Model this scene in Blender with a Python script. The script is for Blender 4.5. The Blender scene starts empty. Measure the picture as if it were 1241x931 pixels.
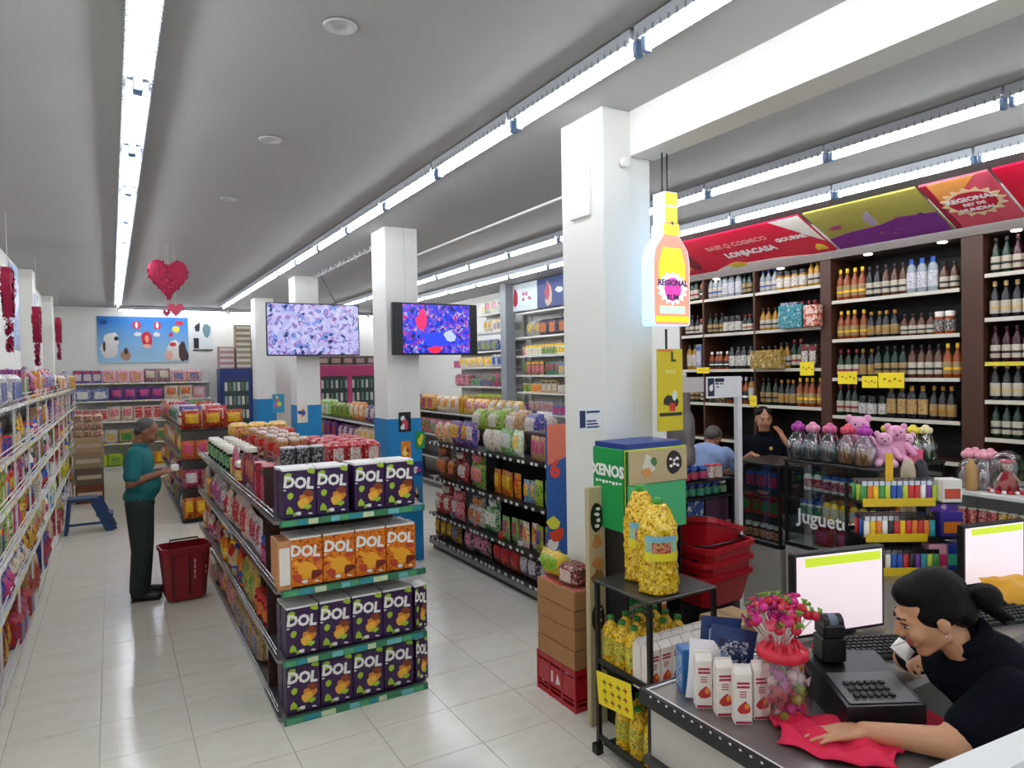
import bpy, bmesh, math, random
import numpy as np
from mathutils import Matrix, Vector, Euler
random.seed(7)
PI = math.pi
S = bpy.context.scene
COL = S.collection
# ------------------------------------------------------------------ camera
CX, CY, FPX, CAMH = 620.5, 465.5, 832.873, 2.05
_y = Vector((135-CX, -(457-CY), -FPX)).normalized()
_x = Vector((2050-CX, -(425-CY), -FPX)).normalized()
_x = (_x - _y*_x.dot(_y)).normalized()
_z = _x.cross(_y)
RW = Matrix((_x, _y, _z))           # world = RW @ cam
cam = bpy.data.cameras.new('camera')
cam.sensor_fit = 'HORIZONTAL'; cam.sensor_width = 36.0
cam.lens = FPX/1241*36.0
cam.clip_start = .05; cam.clip_end = 100
camo = bpy.data.objects.new('camera', cam); COL.objects.link(camo)
m4 = RW.to_4x4(); m4.translation = Vector((0, 0, CAMH)); camo.matrix_world = m4
S.camera = camo
def ray(px, py): return RW @ Vector((px-CX, -(py-CY), -FPX))
C0 = Vector((0, 0, CAMH))
def atx(px, py, X): d = ray(px, py); return C0 + d*(X/d.x)
def aty(px, py, Y): d = ray(px, py); return C0 + d*(Y/d.y)
def atz(px, py, Z): d = ray(px, py); return C0 + d*((Z-CAMH)/d.z)
# ------------------------------------------------------------------ world + exposure
W = bpy.data.worlds.new('world'); S.world = W; W.use_nodes = True
W.node_tree.nodes['Background'].inputs[0].default_value = (.86, .93, 1, 1)
W.node_tree.nodes['Background'].inputs[1].default_value = .55
S.view_settings.view_transform = 'Standard'; S.view_settings.look = 'None'
S.view_settings.gamma = 1; S.view_settings.use_curve_mapping = False
S.view_settings.exposure = 0.55
TUBE = 26.0
# ------------------------------------------------------------------ materials
MATS = {}
def srgb(h):
    if isinstance(h, tuple): return h
    h = h.lstrip('#'); v = [int(h[i:i+2], 16)/255 for i in (0, 2, 4)]
    return tuple(x/12.92 if x <= .04045 else ((x+.055)/1.055)**2.4 for x in v)
def newmat(name):
    m = bpy.data.materials.new(name); m.use_nodes = True; MATS[name] = m
    return m, m.node_tree, m.node_tree.nodes['Principled BSDF']
def mat(col, rough=.5, metal=0, name=None, trans=0, alpha=1, emis=0, coat=0, bump=0, bscale=60, spec=None):
    key = name or f'm_{col}_{rough}_{metal}_{trans}_{alpha}_{emis}_{bump}'
    if key in MATS: return MATS[key]
    m, nt, b = newmat(key); c = (*srgb(col), 1)
    b.inputs['Base Color'].default_value = c
    b.inputs['Roughness'].default_value = rough; b.inputs['Metallic'].default_value = metal
    b.inputs['Transmission Weight'].default_value = trans
    b.inputs['Alpha'].default_value = alpha
    b.inputs['Coat Weight'].default_value = coat
    if spec is not None: b.inputs['Specular IOR Level'].default_value = spec
    if emis:
        b.inputs['Emission Color'].default_value = c; b.inputs['Emission Strength'].default_value = emis
    if bump:
        n = nt.nodes.new('ShaderNodeTexNoise'); n.inputs['Scale'].default_value = bscale
        n.inputs['Detail'].default_value = 4
        t = nt.nodes.new('ShaderNodeTexCoord'); nt.links.new(t.outputs['Object'], n.inputs['Vector'])
        bp = nt.nodes.new('ShaderNodeBump'); bp.inputs['Strength'].default_value = bump
        bp.inputs['Distance'].default_value = .01
        nt.links.new(n.outputs['Fac'], bp.inputs['Height']); nt.links.new(bp.outputs['Normal'], b.inputs['Normal'])
    return m
def printed(base, c2, c3, scale=28, rough=.35, emis=0, t2=.52, t3=.6):
    """printed packaging: base colour with blotches of two other inks"""
    key = f'p_{base}_{c2}_{c3}_{scale}_{emis}'
    if key in MATS: return MATS[key]
    m, nt, b = newmat(key); N = nt.nodes; L = nt.links
    tc = N.new('ShaderNodeTexCoord')
    oi = N.new('ShaderNodeObjectInfo')
    ad = N.new('ShaderNodeVectorMath'); ad.operation = 'ADD'
    L.new(tc.outputs['Object'], ad.inputs[0])
    ml = N.new('ShaderNodeMath'); ml.operation = 'MULTIPLY'; ml.inputs[1].default_value = 13.0
    L.new(oi.outputs['Random'], ml.inputs[0]); L.new(ml.outputs[0], ad.inputs[1])
    n = N.new('ShaderNodeTexNoise'); n.inputs['Scale'].default_value = scale*1.7
    n.inputs['Detail'].default_value = 5.0; n.inputs['Roughness'].default_value = .72; L.new(ad.outputs[0], n.inputs['Vector'])
    cr = N.new('ShaderNodeValToRGB'); cr.color_ramp.interpolation = 'CONSTANT'; el = cr.color_ramp.elements
    bc = srgb(base); dk = tuple(v*.25 for v in bc)
    el[0].position = 0; el[0].color = (*dk, 1); el[1].position = .43; el[1].color = (*bc, 1)
    for p_, c_ in ((.52, srgb(c2)), (.56, bc), (.585, srgb(c3)), (.64, bc), (.68, dk)):
        e_ = el.new(p_); e_.color = (*c_, 1)
    L.new(n.outputs['Fac'], cr.inputs[0]); prev = cr.outputs[0]
    L.new(prev, b.inputs['Base Color']); b.inputs['Roughness'].default_value = rough
    if emis:
        L.new(prev, b.inputs['Emission Color']); b.inputs['Emission Strength'].default_value = emis
        b.inputs['Base Color'].default_value = (0, 0, 0, 1)
    return m
def glass(name='clear_glass', col='#f4fbfa', rough=.02, fac=.86):
    if name in MATS: return MATS[name]
    m = bpy.data.materials.new(name); m.use_nodes = True; MATS[name] = m
    nt = m.node_tree; nt.nodes.clear()
    o = nt.nodes.new('ShaderNodeOutputMaterial'); mx = nt.nodes.new('ShaderNodeMixShader')
    t = nt.nodes.new('ShaderNodeBsdfTransparent'); t.inputs[0].default_value = (*srgb(col), 1)
    g = nt.nodes.new('ShaderNodeBsdfGlossy'); g.inputs['Roughness'].default_value = rough
    mx.inputs[0].default_value = 1-fac
    nt.links.new(t.outputs[0], mx.inputs[1]); nt.links.new(g.outputs[0], mx.inputs[2]); nt.links.new(mx.outputs[0], o.inputs[0])
    return m
white = mat('#e9e8e2', .55, name='white_paint', bump=.04, bscale=8)
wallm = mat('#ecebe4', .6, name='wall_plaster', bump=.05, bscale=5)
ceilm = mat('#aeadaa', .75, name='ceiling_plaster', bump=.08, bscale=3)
black = mat('#141416', .45, name='black_powdercoat')
blackp = mat('#101013', .35, name='black_plastic')
chrome = mat('#c9ccd0', .22, 1, name='steel')
wire = mat('#dcdcd8', .4, name='white_enamel')
greymet = mat('#8b8a88', .35, .8, name='grey_metal')
wood = mat('#4a2a1b', .5, name='dark_wood', bump=.1, bscale=20)
card = mat('#a87a4e', .8, name='cardboard', bump=.05)
redp = mat('#b01422', .3, name='red_plastic')
blue = mat('#1a83bf', .45, name='blue_vinyl')
yellow = mat('#f7dd1c', .6, name='yellow_card')
gl = glass()
# ------------------------------------------------------------------ mesh builder
class MB:
    def __init__(s, M=None): s.v = []; s.f = []; s.m = []; s.M = M; s.sm = []
    def add(s, vs, fs, m=0, smooth=False):
        o = len(s.v)
        if s.M is not None: vs = [tuple(s.M @ Vector(v)) for v in vs]
        s.v += [tuple(v) for v in vs]; s.f += [tuple(i+o for i in f) for f in fs]
        s.m += [m]*len(fs); s.sm += [smooth]*len(fs); return s
    def box(s, x0, x1, y0, y1, z0, z1, m=0, bev=0):
        if bev <= 0:
            vs = [(x, y, z) for z in (z0, z1) for y in (y0, y1) for x in (x0, x1)]
            fs = [(0, 2, 3, 1), (4, 5, 7, 6), (0, 1, 5, 4), (2, 6, 7, 3), (0, 4, 6, 2), (1, 3, 7, 5)]
            return s.add(vs, fs, m)
        b = min(bev, (x1-x0)/3, (y1-y0)/3, (z1-z0)/3)
        def ring(z, i): return [(x0+i+b, y0+i, z), (x1-i-b, y0+i, z), (x1-i, y0+i+b, z), (x1-i, y1-i-b, z), (x1-i-b, y1-i, z), (x0+i+b, y1-i, z), (x0+i, y1-i-b, z), (x0+i, y0+i+b, z)]
        vs = ring(z0, b)+ring(z0+b, 0)+ring(z1-b, 0)+ring(z1, b)
        fs = [tuple(range(7, -1, -1)), tuple(range(24, 32))]
        for r in range(3):
            for i in range(8):
                j = (i+1) % 8; fs.append((r*8+i, r*8+j, r*8+8+j, r*8+8+i))
        return s.add(vs, fs, m)
    def obox(s, p, q, w, h, m=0):
        """bar of width w, height h between p and q"""
        p = Vector(p); q = Vector(q); d = (q-p); L = d.length; d.normalize()
        up = Vector((0, 0, 1)) if abs(d.z) < .95 else Vector((0, 1, 0))
        a = d.cross(up).normalized(); b = a.cross(d)
        vs = [tuple(o+a*(w/2*i)+b*(h/2*j)) for o in (p, q) for j in (-1, 1) for i in (-1, 1)]
        fs = [(0, 1, 3, 2), (4, 6, 7, 5), (0, 4, 5, 1), (2, 3, 7, 6), (0, 2, 6, 4), (1, 5, 7, 3)]
        return s.add(vs, fs, m)
    def tube(s, pts, r, n=8, m=0, caps=True):
        pts = [Vector(p) for p in pts]; rs = r if isinstance(r, (list, tuple)) else [r]*len(pts)
        vs = []; fs = []; a = None
        for k, p in enumerate(pts):
            d = (pts[min(k+1, len(pts)-1)]-pts[max(k-1, 0)]).normalized()
            if a is None: a = d.orthogonal().normalized()
            a = (a-d*a.dot(d)).normalized(); b = d.cross(a)
            for i in range(n):
                t = 2*PI*i/n; vs.append(tuple(p+(a*math.cos(t)+b*math.sin(t))*rs[k]))
        for k in range(len(pts)-1):
            for i in range(n):
                j = (i+1) % n; fs.append((k*n+i, k*n+j, k*n+n+j, k*n+n+i))
        if caps: fs += [tuple(range(n-1, -1, -1)), tuple(range(len(vs)-n, len(vs)))]
        return s.add(vs, fs, m, True)
    def lathe(s, prof, n=12, m=0, c=(0, 0, 0), ms=None, sx=1, sy=1):
        vs = []; fs = []
        for r, z in prof:
            for i in range(n):
                t = 2*PI*(i+.5)/n; vs.append((c[0]+r*sx*math.cos(t), c[1]+r*sy*math.sin(t), c[2]+z))
        o = len(s.v)
        for k in range(len(prof)-1):
            ff = []
            for i in range(n):
                j = (i+1) % n; ff.append((k*n+i+o, k*n+j+o, k*n+n+j+o, k*n+n+i+o))
            s.f += ff; s.m += [ms[k] if ms else m]*n; s.sm += [True]*n
        s.f += [tuple(o+i for i in range(n-1, -1, -1)), tuple(o+len(vs)-n+i for i in range(n))]
        s.m += [ms[0] if ms else m, ms[-1] if ms else m]; s.sm += [False]*2
        if s.M is not None: vs = [tuple(s.M @ Vector(v)) for v in vs]
        s.v += vs; return s
    def ell(s, c, r, m=0, nu=14, nv=9, R=None):
        vs = [(0, 0, -1)]; fs = []
        for j in range(1, nv):
            p = -PI/2+PI*j/nv
            for i in range(nu):
                t = 2*PI*i/nu; vs.append((math.cos(p)*math.cos(t), math.cos(p)*math.sin(t), math.sin(p)))
        vs.append((0, 0, 1)); e = len(vs)-1
        for i in range(nu):
            k = (i+1) % nu; fs.append((0, 1+k, 1+i)); fs.append((e, e-nu+i, e-nu+k))
            for j in range(nv-2): a = 1+j*nu; fs.append((a+i, a+k, a+nu+k, a+nu+i))
        out = []
        for v in vs:
            w = Vector((v[0]*r[0], v[1]*r[1], v[2]*r[2]))
            if R is not None: w = R @ w
            out.append((c[0]+w.x, c[1]+w.y, c[2]+w.z))
        return s.add(out, fs, m, True)
    def cap(s, p, r0, q, r1, m=0, n=12):
        """tapered limb with round ends"""
        p = Vector(p); q = Vector(q); d = (q-p).normalized()
        pts = []; rs = []
        for a in (-1, -.92, -.7, -.38): pts.append(p+d*r0*a); rs.append(max(r0*math.sqrt(max(0, 1-a*a)), r0*.06))
        pts.append(p); rs.append(r0); pts.append(q); rs.append(r1)
        for a in (.38, .7, .92, 1): pts.append(q+d*r1*a); rs.append(max(r1*math.sqrt(max(0, 1-a*a)), r1*.06))
        return s.tube(pts, rs, n, m)
    def poly(s, pts, y0, y1, m=0):
        """outline in XZ extruded from y0 (front) to y1"""
        n = len(pts); vs = [(x, y0, z) for x, z in pts]+[(x, y1, z) for x, z in pts]
        fs = [tuple(range(n)), tuple(range(2*n-1, n-1, -1))]
        for i in range(n): j = (i+1) % n; fs.append((i, i+n, j+n, j))
        return s.add(vs, fs, m)
    def mesh(s, name, mats):
        me = bpy.data.meshes.new(name); me.from_pydata(s.v, [], s.f)
        for mm in mats: me.materials.append(mm)
        me.polygons.foreach_set('material_index', s.m); me.polygons.foreach_set('use_smooth', s.sm)
        me.update(); return me
    def build(s, name, mats, parent=None, loc=None, rz=0):
        return link(name, s.mesh(name, mats if isinstance(mats, (list, tuple)) else [mats]), parent, loc, rz)
def link(name, data, parent=None, loc=None, rz=0):
    o = bpy.data.objects.new(name, data); COL.objects.link(o)
    if parent is not None: o.parent = parent
    if loc is not None: o.location = loc
    if rz: o.rotation_euler = (0, 0, rz)
    return o
def tag(o, label, cat, group=None):
    w_ = label.split()
    for drop in ('the', 'of', 'on'):
        while len(w_) > 16 and drop in w_: w_.remove(drop)
    if len(w_) > 16: print('LONG', label)
    o['label'] = ' '.join(w_); o['category'] = cat
    if group: o['group'] = group
    return o
def thing(name, label, cat, loc=(0, 0, 0), rz=0, group=None):
    return tag(link(name, None, None, loc, rz), label, cat, group)
def struct(o): o['kind'] = 'structure'; return o
def stuff(o): o['kind'] = 'stuff'; return o
ORD = ['zeroth', 'first', 'second', 'third', 'fourth', 'fifth', 'sixth', 'seventh', 'eighth', 'ninth', 'tenth']
def nth(n):
    if n < 11: return ORD[n]
    return f"{n}{'th' if 10 < n % 100 < 14 else {1: 'st', 2: 'nd', 3: 'rd'}.get(n % 10, 'th')}"
def text_mesh(t, size, ext=.0006, m=None, bold=0):
    cu = bpy.data.curves.new('lettering', 'FONT'); cu.body = t; cu.size = size; cu.extrude = ext
    cu.align_x = 'CENTER'; cu.align_y = 'CENTER'; cu.offset = bold; cu.resolution_u = 2
    o = bpy.data.objects.new('tmp', cu); COL.objects.link(o)
    dg = bpy.context.evaluated_depsgraph_get(); me = bpy.data.meshes.new_from_object(o.evaluated_get(dg))
    bpy.data.objects.remove(o); me.name = 'lettering'
    me.materials.clear()
    if m: me.materials.append(m)
    return me
def put_text(t, size, m, parent, loc, rot, bold=0, name='lettering', scale=None):
    o = link(name, text_mesh(t, size, m=m, bold=bold), parent); o.location = loc; o.rotation_euler = rot
    if scale: o.scale = scale
    return o
def blob(cx, cz, rx, rz, n=10, jit=.25, seed=0, rot=0):
    R = random.Random(seed); out = []
    for i in range(n):
        t = -2*PI*i/n; k = 1+R.uniform(-jit, jit); x = rx*k*math.cos(t); z = rz*k*math.sin(t)
        out.append((cx+x*math.cos(rot)-z*math.sin(rot), cz+x*math.sin(rot)+z*math.cos(rot)))
    return out[::-1]
# ================================================================== SETTING
XL, XR, YB, YF, H = -1.1, 6.7, 17.8, -1.2, 3.6
b = MB(); b.box(XL-.1, XR+.1, YF, YB+.1, -.1, -.006); floor = struct(b.build('floor', mat('#b4aea2', .8, name='grout')))
# tiles
def tile_mat():
    m, nt, bs = newmat('floor_tile'); N = nt.nodes; L = nt.links
    g = N.new('ShaderNodeNewGeometry'); n = N.new('ShaderNodeTexNoise'); n.inputs['Scale'].default_value = 2.2
    n.inputs['Detail'].default_value = 8; n.inputs['Distortion'].default_value = 1.6
    mp = N.new('ShaderNodeMapping'); mp.inputs['Scale'].default_value = (1, 3.5, 1); mp.inputs['Rotation'].default_value = (0, 0, .5)
    L.new(g.outputs['Position'], mp.inputs[0]); L.new(mp.outputs[0], n.inputs['Vector'])
    cr = N.new('ShaderNodeValToRGB'); cr.color_ramp.elements[0].position = .3; cr.color_ramp.elements[0].color = (*srgb('#ddd8ca'), 1)
    cr.color_ramp.elements[1].position = .62; cr.color_ramp.elements[1].color = (*srgb('#e4e0d3'), 1)
    L.new(n.outputs['Fac'], cr.inputs[0]); L.new(cr.outputs[0], bs.inputs['Base Color'])
    bs.inputs['Roughness'].default_value = .17
    return m
tm = tile_mat(); T = .457
b = MB(); b.box(-T/2+.0018, T/2-.0018, -T/2+.0018, T/2-.0018, -.006, 0); tmesh = b.mesh('tile', [tm])
cells = []
for i in range(-3, 18):
    for j in range(-2, 40):
        cx, cy = -.105+T/2+i*T, 3.335+T/2+(j-5)*T
        if XL-.2 < cx < XR+.2 and YF < cy < YB: cells.append((cx, cy))
def vis(c): return (1.2 < c[1] < 12 and -.7 < c[0] < 3.3)
vc = sorted([c for c in cells if vis(c)], key=lambda c: c[1])[:298]
for k, (x, y) in enumerate(vc): link('tile', tmesh, floor, (x, y, 0))
rest = MB(); sv = set(vc)
for c in cells:
    if c not in sv: rest.box(c[0]-T/2+.0018, c[0]+T/2-.0018, c[1]-T/2+.0018, c[1]+T/2-.0018, -.006, 0)
stuff(rest.build('tile', tm, floor))
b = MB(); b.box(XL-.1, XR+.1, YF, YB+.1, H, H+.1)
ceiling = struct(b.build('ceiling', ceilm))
b = MB(); b.box(XL-.1, XL, YF, YB, 0, H); struct(b.build('wall_left', wallm))
b = MB(); b.box(XL-.1, XR+.1, YB, YB+.1, 0, H); struct(b.build('wall_back', wallm))
b = MB(); b.box(XR, XR+.1, YF, YB, 0, H); struct(b.build('wall_right', wallm))
# main beam on the column line
b = MB(); b.box(2.74, 2.93, YF, 3.24, 3.33, H); struct(b.build('trim_1', white))
# pilasters on the left wall
for k, (y, w) in enumerate(((4.4, .4), (8.2, .4), (11.9, .4), (15.6, .4))):
    b = MB(); b.box(XL, XL+.16, y, y+w, 0, H); struct(b.build(f'trim_{k+2}', white))
# columns (thing each)
cols = []
for k, (y, lab) in enumerate(((3.24, 'nearest white square column carrying the beam beside the bottle sign'), (6.97, 'white column wrapped in blue at its foot behind the purple cartons'), (11.1, 'third white column from the front behind the pale screen'), (14.6, 'farthest white column behind the left edge of the pale screen'))):
    t = thing('column', lab, 'column', (2.71, y+.215, 0), 0, 'white columns'); cols.append(t)
    b = MB(); b.box(-.18, .04, -.215, .215, 0, H, bev=.006); b.build('shaft', white, t)
    b = MB(); b.box(.04, .19, -.205, .205, 0, H if k else 3.33); b.build('side_casing', white, t)
    if k:
        b = MB(); b.box(-.187, .197, -.222, -.215, 0, 1.55); b.box(-.187, -.18, -.215, .215, 0, 1.55); b.build('blue_wrap', blue, t)['label'] = 'blue vinyl wrap around column foot'
c1 = cols[0]
b = MB(); b.box(-.2, -.18, -.1, .1, 2.98, 3.28, bev=.005); b.build('junction_box', white, c1)
b = MB(); b.lathe([(.0, 0), (.035, 0), (.035, .03), (.02, .045)], 12, M := 0) if False else None
b = MB(Matrix.Translation((-.03, -.215, 3.28-.0)) @ Matrix.Rotation(PI/2, 4, 'X')); b.lathe([(.03, 0), (.03, .03), (.02, .04)], 12); b.build('cable_rosette', white, c1)
b = MB(); p = aty(700, 495, 3.236); q = aty(727, 520, 3.236)
t = tag(b.box(p.x, q.x, 3.225, 3.239, q.z, p.z).build('wall_notice', [mat('#e6e8ea', .5)]), 'white notice with navy print on nearest column above the displays', 'notice')
b = MB(); b.box(p.x+.006, p.x+.045, 3.222, 3.225, q.z+.015, p.z-.015); b.box(p.x+.055, q.x-.01, 3.222, 3.225, p.z-.03, p.z-.018)
for k in range(3): b.box(p.x+.055, q.x-.015-.01*k, 3.222, 3.225, q.z+.012+.018*k, q.z+.02+.018*k)
b.build('print', mat('#1c2a55', .5), t)
# posters on second and far columns
def poster(px0, py0, px1, py1, Y, mats, label, seed, name='poster'):
    p = aty(px0, py0, Y); q = aty(px1, py1, Y)
    b = MB(); b.box(p.x, q.x, Y-.004, Y, q.z, p.z, 0)
    t = tag(b.build(name, [mats[0]]), label, 'poster'); w = q.x-p.x; h = p.z-q.z
    b = MB()
    R = random.Random(seed)
    for k in range(4):
        cx = p.x+w*R.uniform(.3, .7); cz = q.z+h*R.uniform(.25, .75)
        b.poly(blob(cx, cz, w*R.uniform(.12, .25), h*R.uniform(.1, .22), 9, .3, seed+k), Y-.0055-.0004*k, Y-.004, k % (len(mats)-1))
    b.build('picture', mats[1:], t); return t
YC = 6.9625
poster(483, 500, 498, 523, YC, [mat('#14161c'), mat('#e8e8e8'), mat('#c9405a')], 'small black poster with white figure high on the blue column', 1)
poster(503, 523, 515, 543, YC, [mat('#1f8c4a'), mat('#e8d32c')], 'green and yellow sticker right of the black poster on blue column', 2)
poster(486, 535, 498, 556, YC, [mat('#e2872a'), mat('#f4e66a'), mat('#b9302a')], 'orange and yellow sticker below the black poster on blue column', 3)
poster(497, 560, 513, 575, YC, [mat('#27408c'), mat('#c84a6a'), mat('#e8e8f0')], 'dark blue sticker with pink lettering low on the blue column', 4)
poster(498, 588, 510, 620, YC, [mat('#4a7c9c'), mat('#2a2422'), mat('#d9b9a0')], 'portrait photo near the foot of the blue column', 5)
for k, (x0, x1, y0, y1, Y) in enumerate(((330, 352, 478, 500, 14.37), (392, 402, 476, 500, 10.87))):
    pass
poster(330, 478, 345, 500, 14.5925, [mat('#3a9cc8'), mat('#c6da3a'), mat('#c85a9a')], 'green and pink cartoonish sticker on the far blue column foot', 8)
poster(360, 488, 373, 512, 11.0925, [mat('#e8e0d0'), mat('#d98a2a'), mat('#2a4ca0')], 'white and orange poster on the third column foot', 9)

# ================================================================== CEILING LIGHTS
tube_m = mat('#f4f8ff', .5, name='lit_tube', emis=TUBE)
def fixture_parts():
    h = MB(); h.box(-.06, .06, -.55, .55, .06, .1); 
    h.poly([(-.065, .06), (.065, .06), (.065, .035), (.06, .035), (.06, .055), (-.06, .055), (-.06, .035), (-.065, .035)], -.55, .55)
    r = MB()
    for k in range(22):
        y = -.52+k*.0495; r.box(-.068, -.05, y-.004, y+.004, .03, .058); r.box(.05, .068, y-.004, y+.004, .03, .058)
    t = MB(); t.tube([(0, -.52, .012), (0, .52, .012)], .0155, 8)
    e = MB(); e.box(-.022, .022, -.014, .014, -.012, .06, bev=.004)
    return h.mesh('housing', [mat('#c6cad0', .4, .3, name='fixture_metal')]), r.mesh('louvre', [mat('#8f9499', .4, .4)]), t.mesh('tube', [tube_m]), e.mesh('socket', [mat('#6a7f9c', .4)])
FP = fixture_parts()
def light_row(x, y0, n, dy, rowname, along='Y', z=3.49):
    for k in range(n):
        y = y0+k*dy
        pos = (x, y, z) if along == 'Y' else (x+k*dy, y0, z)
        lab = f'lit white tube light, {nth(k+1)} from the front in the {rowname}' if along == 'Y' else f'lit tube light, {nth(k+1)} from the left along the {rowname}'
        t = thing('ceiling_light', lab, 'light', pos, 0 if along == 'Y' else PI/2, f'tube lights in the {rowname}')
        for nm, me in zip(('housing', 'louvre', 'tube', 'socket'), FP):
            q_ = link(nm, me, t)
            if nm == 'louvre': stuff(q_)
            if nm == 'socket': q_.location = (0, -.535, 0); link(nm, me, t, (0, .535, 0))
light_row(.15, .0, 15, 1.13, 'left aisle row')
light_row(2.13, -.4, 15, 1.13, 'centre row')
light_row(4.4, -.85, 15, 1.12, 'row over the glass counters')
light_row(5.42, -.2, 14, 1.12, 'row beside the liquor banners')
light_row(.7, 17.3, 6, 1.13, 'back wall row', 'X')
# conduit and hanging chains
b = MB(); b.tube([(2.86, 3.68, 3.3), (2.86, 6.9, 3.3)], .011, 8); tag(b.build('cable_conduit', white), 'thin white conduit between the first and second columns near ceiling', 'pipe')
b = MB(); b.tube([(2.8, 7.4, 3.56), (2.8, 11.0, 3.56)], .012, 8)
for k in range(16): b.box(2.78, 2.82, 7.5+k*.22, 7.54+k*.22, 3.54, 3.6)
tag(b.build('cable_tray', mat('#b9bab8', .5)), 'slotted grey cable tray running back from the second column', 'tray')
# small ceiling discs
for k, (px, py, lab) in enumerate(((412, 30, 'round ceiling patch nearest the centre light row'), (328, 168, 'round ceiling patch between the two long light rows'), (278, 240, 'small round ceiling patch nearer the red heart'))):
    p = atz(px, py, H); b = MB(); r = .075
    b.lathe([(r, -.006), (r*.97, -.012), (r*.8, -.012), (r*.78, -.008), (.01, -.008)], 20, c=(p.x, p.y, H)); tag(b.build('ceiling_plate', mat('#bdbcb8', .6)), lab, 'ceiling plate')

# ================================================================== PRODUCTS
PC = {}
def pillow(w, d, h, mi=(0, 1), lumpy=0, seed=0):
    R = random.Random(seed); b = MB(); nx, nz = 6, 6
    for side in (-1, 1):
        vs = []; fs = []; 
        for j in range(nz+1):
            for i in range(nx+1):
                u = i/nx; v = j/nz; bul = (math.sin(PI*u)**.6)*(math.sin(PI*v)**.55) if 0 < u < 1 and 0 < v < 1 else 0
                wx = w*(1-.06*math.sin(PI*v))
                yy = side*(d/2)*bul*(1+R.uniform(-lumpy, lumpy))
                vs.append(((u-.5)*wx, yy, v*h))
        mm = []
        for j in range(nz):
            for i in range(nx):
                a = j*(nx+1)+i; q = (a, a+1, a+nx+2, a+nx+1)
                fs.append(q if side < 0 else q[::-1])
                mm.append(mi[1] if (1 <= i < nx-1 and 2 <= j < 5) else mi[0])
        o = len(b.f); b.add(vs, fs, 0, True); b.m[o:] = mm
    return b
def product(kind, dims, cs):
    key = (kind, dims, cs)
    if key in PC: return PC[key]
    w, d, h = dims; base, label, acc = cs
    B = printed(base, base, label, 30) if kind in () else None
    mats = [printed(base, acc, label, 26), printed(label, acc, base, 34), mat(acc, .4)]
    b = MB()
    if kind == 'pouch':
        b = pillow(w, d, h, seed=hash(dims) % 99, lumpy=.15)
    elif kind == 'sack':
        b = pillow(w, d*1.15, h, seed=3, lumpy=.3)
    elif kind == 'carton':
        b.box(-w/2, w/2, -d/2, d/2, 0, h, 0, bev=.003)
        b.box(-w*.38, w*.38, -d/2-.0012, -d/2, h*.2, h*.72, 1)
        b.box(-w*.4, w*.4, -d/2-.0016, -d/2, h*.78, h*.9, 2)
    elif kind == 'bottle':
        r = w/2; mats[0] = mat(base, .25); lb_ = {'#e9e4d8': '#b9b09c', '#c9a66b': '#9a7d4c'}.get(label, label); mats[1] = mat(lb_, .5); mats.append(mat(acc if acc != label else base, .5))
        b.lathe([(r*.85, 0), (r, .008), (r, h*.12), (r*1.02, h*.14), (r*1.02, h*.24), (r*1.03, h*.25), (r*1.03, h*.3), (r*1.02, h*.31), (r*1.02, h*.46), (r, h*.47), (r*.95, h*.62), (r*.4, h*.78), (r*.36, h*.86), (r*.42, h*.87), (r*.42, h*.99), (r*.3, h)], 12, ms=[0, 0, 1, 1, 3, 3, 3, 1, 1, 0, 0, 0, 2, 2, 2])
    elif kind == 'flask':
        r = w/2; mats[0] = mat(base, .25)
        b.lathe([(r*.9, 0), (r, .01), (r, h*.15), (r, h*.6), (r*.85, h*.76), (r*.45, h*.84), (r*.45, h*.98), (r*.3, h)], 10, sy=.6, ms=[0, 0, 1, 0, 0, 2, 2])
    elif kind == 'can':
        r = w/2
        b.lathe([(r*.9, 0), (r, .006), (r, h*.1), (r, h*.9), (r, h-.006), (r*.9, h)], 12, ms=[2, 0, 1, 0, 2])
    elif kind == 'jar':
        r = w/2; mats[0] = mat(base, .2)
        b.lathe([(r*.9, 0), (r, .01), (r, h*.15), (r, h*.65), (r*.85, h*.78), (r*.85, h*.8), (r*.88, h*.98), (r*.8, h)], 12, ms=[0, 0, 1, 0, 2, 2, 2])
    elif kind == 'roll_pack':
        b = MB(); b.box(-w/2, w/2, -d/2, d/2, 0, h, 0, bev=min(w, d, h)*.2); b.box(-w*.3, w*.3, -d/2-.002, -d/2, h*.2, h*.75, 1, bev=.0)
    elif kind == 'tray':
        b.box(-w/2, w/2, -d/2, d/2, 0, h*.5, 2)
        for i in range(3): 
            for j in range(2):
                x = -w/2+(i+.5)*w/3; y = -d/2+(j+.5)*d/2
                b.lathe([(w*.14, h*.3), (w*.14, h*.85), (w*.12, h)], 8, c=(x, y, 0), ms=[1, 0])
    me = b.mesh(kind, mats); PC[key] = me; return me
CN = {'#c62828': 'red', '#8e1f2d': 'dark red', '#e9e4d8': 'white', '#f2c21a': 'yellow', '#2f8f3e': 'green', '#8fc93a': 'lime green', '#1f4fa8': 'blue', '#4fb3d9': 'light blue', '#e07a1f': 'orange', '#6a2c8f': 'purple', '#d94f8a': 'pink', '#5a3421': 'brown', '#1b1b1f': 'black', '#c9a66b': 'beige', '#16324f': 'navy', '#d8ecd0': 'pale green', '#b9b9b9': 'grey', '#efb3c8': 'pale pink', '#a8791f': 'amber', '#0e2a18': 'dark green', '#3a1018': 'dark wine', '#d9dfe2': 'clear', '#8f989c': 'clear', '#8d3f12': 'rum brown'}
NOUN = {}
NOUN = {'pouch': ('foil pouch', 'packet'), 'sack': ('plump bag', 'bag'), 'carton': ('carton', 'box'), 'bottle': ('bottle', 'bottle'), 'flask': ('flat flask', 'flask'), 'can': ('can', 'can'), 'jar': ('jar', 'jar'), 'roll_pack': ('wrapped pack', 'packet'), 'tray': ('tray of cups', 'tray')}
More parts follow.
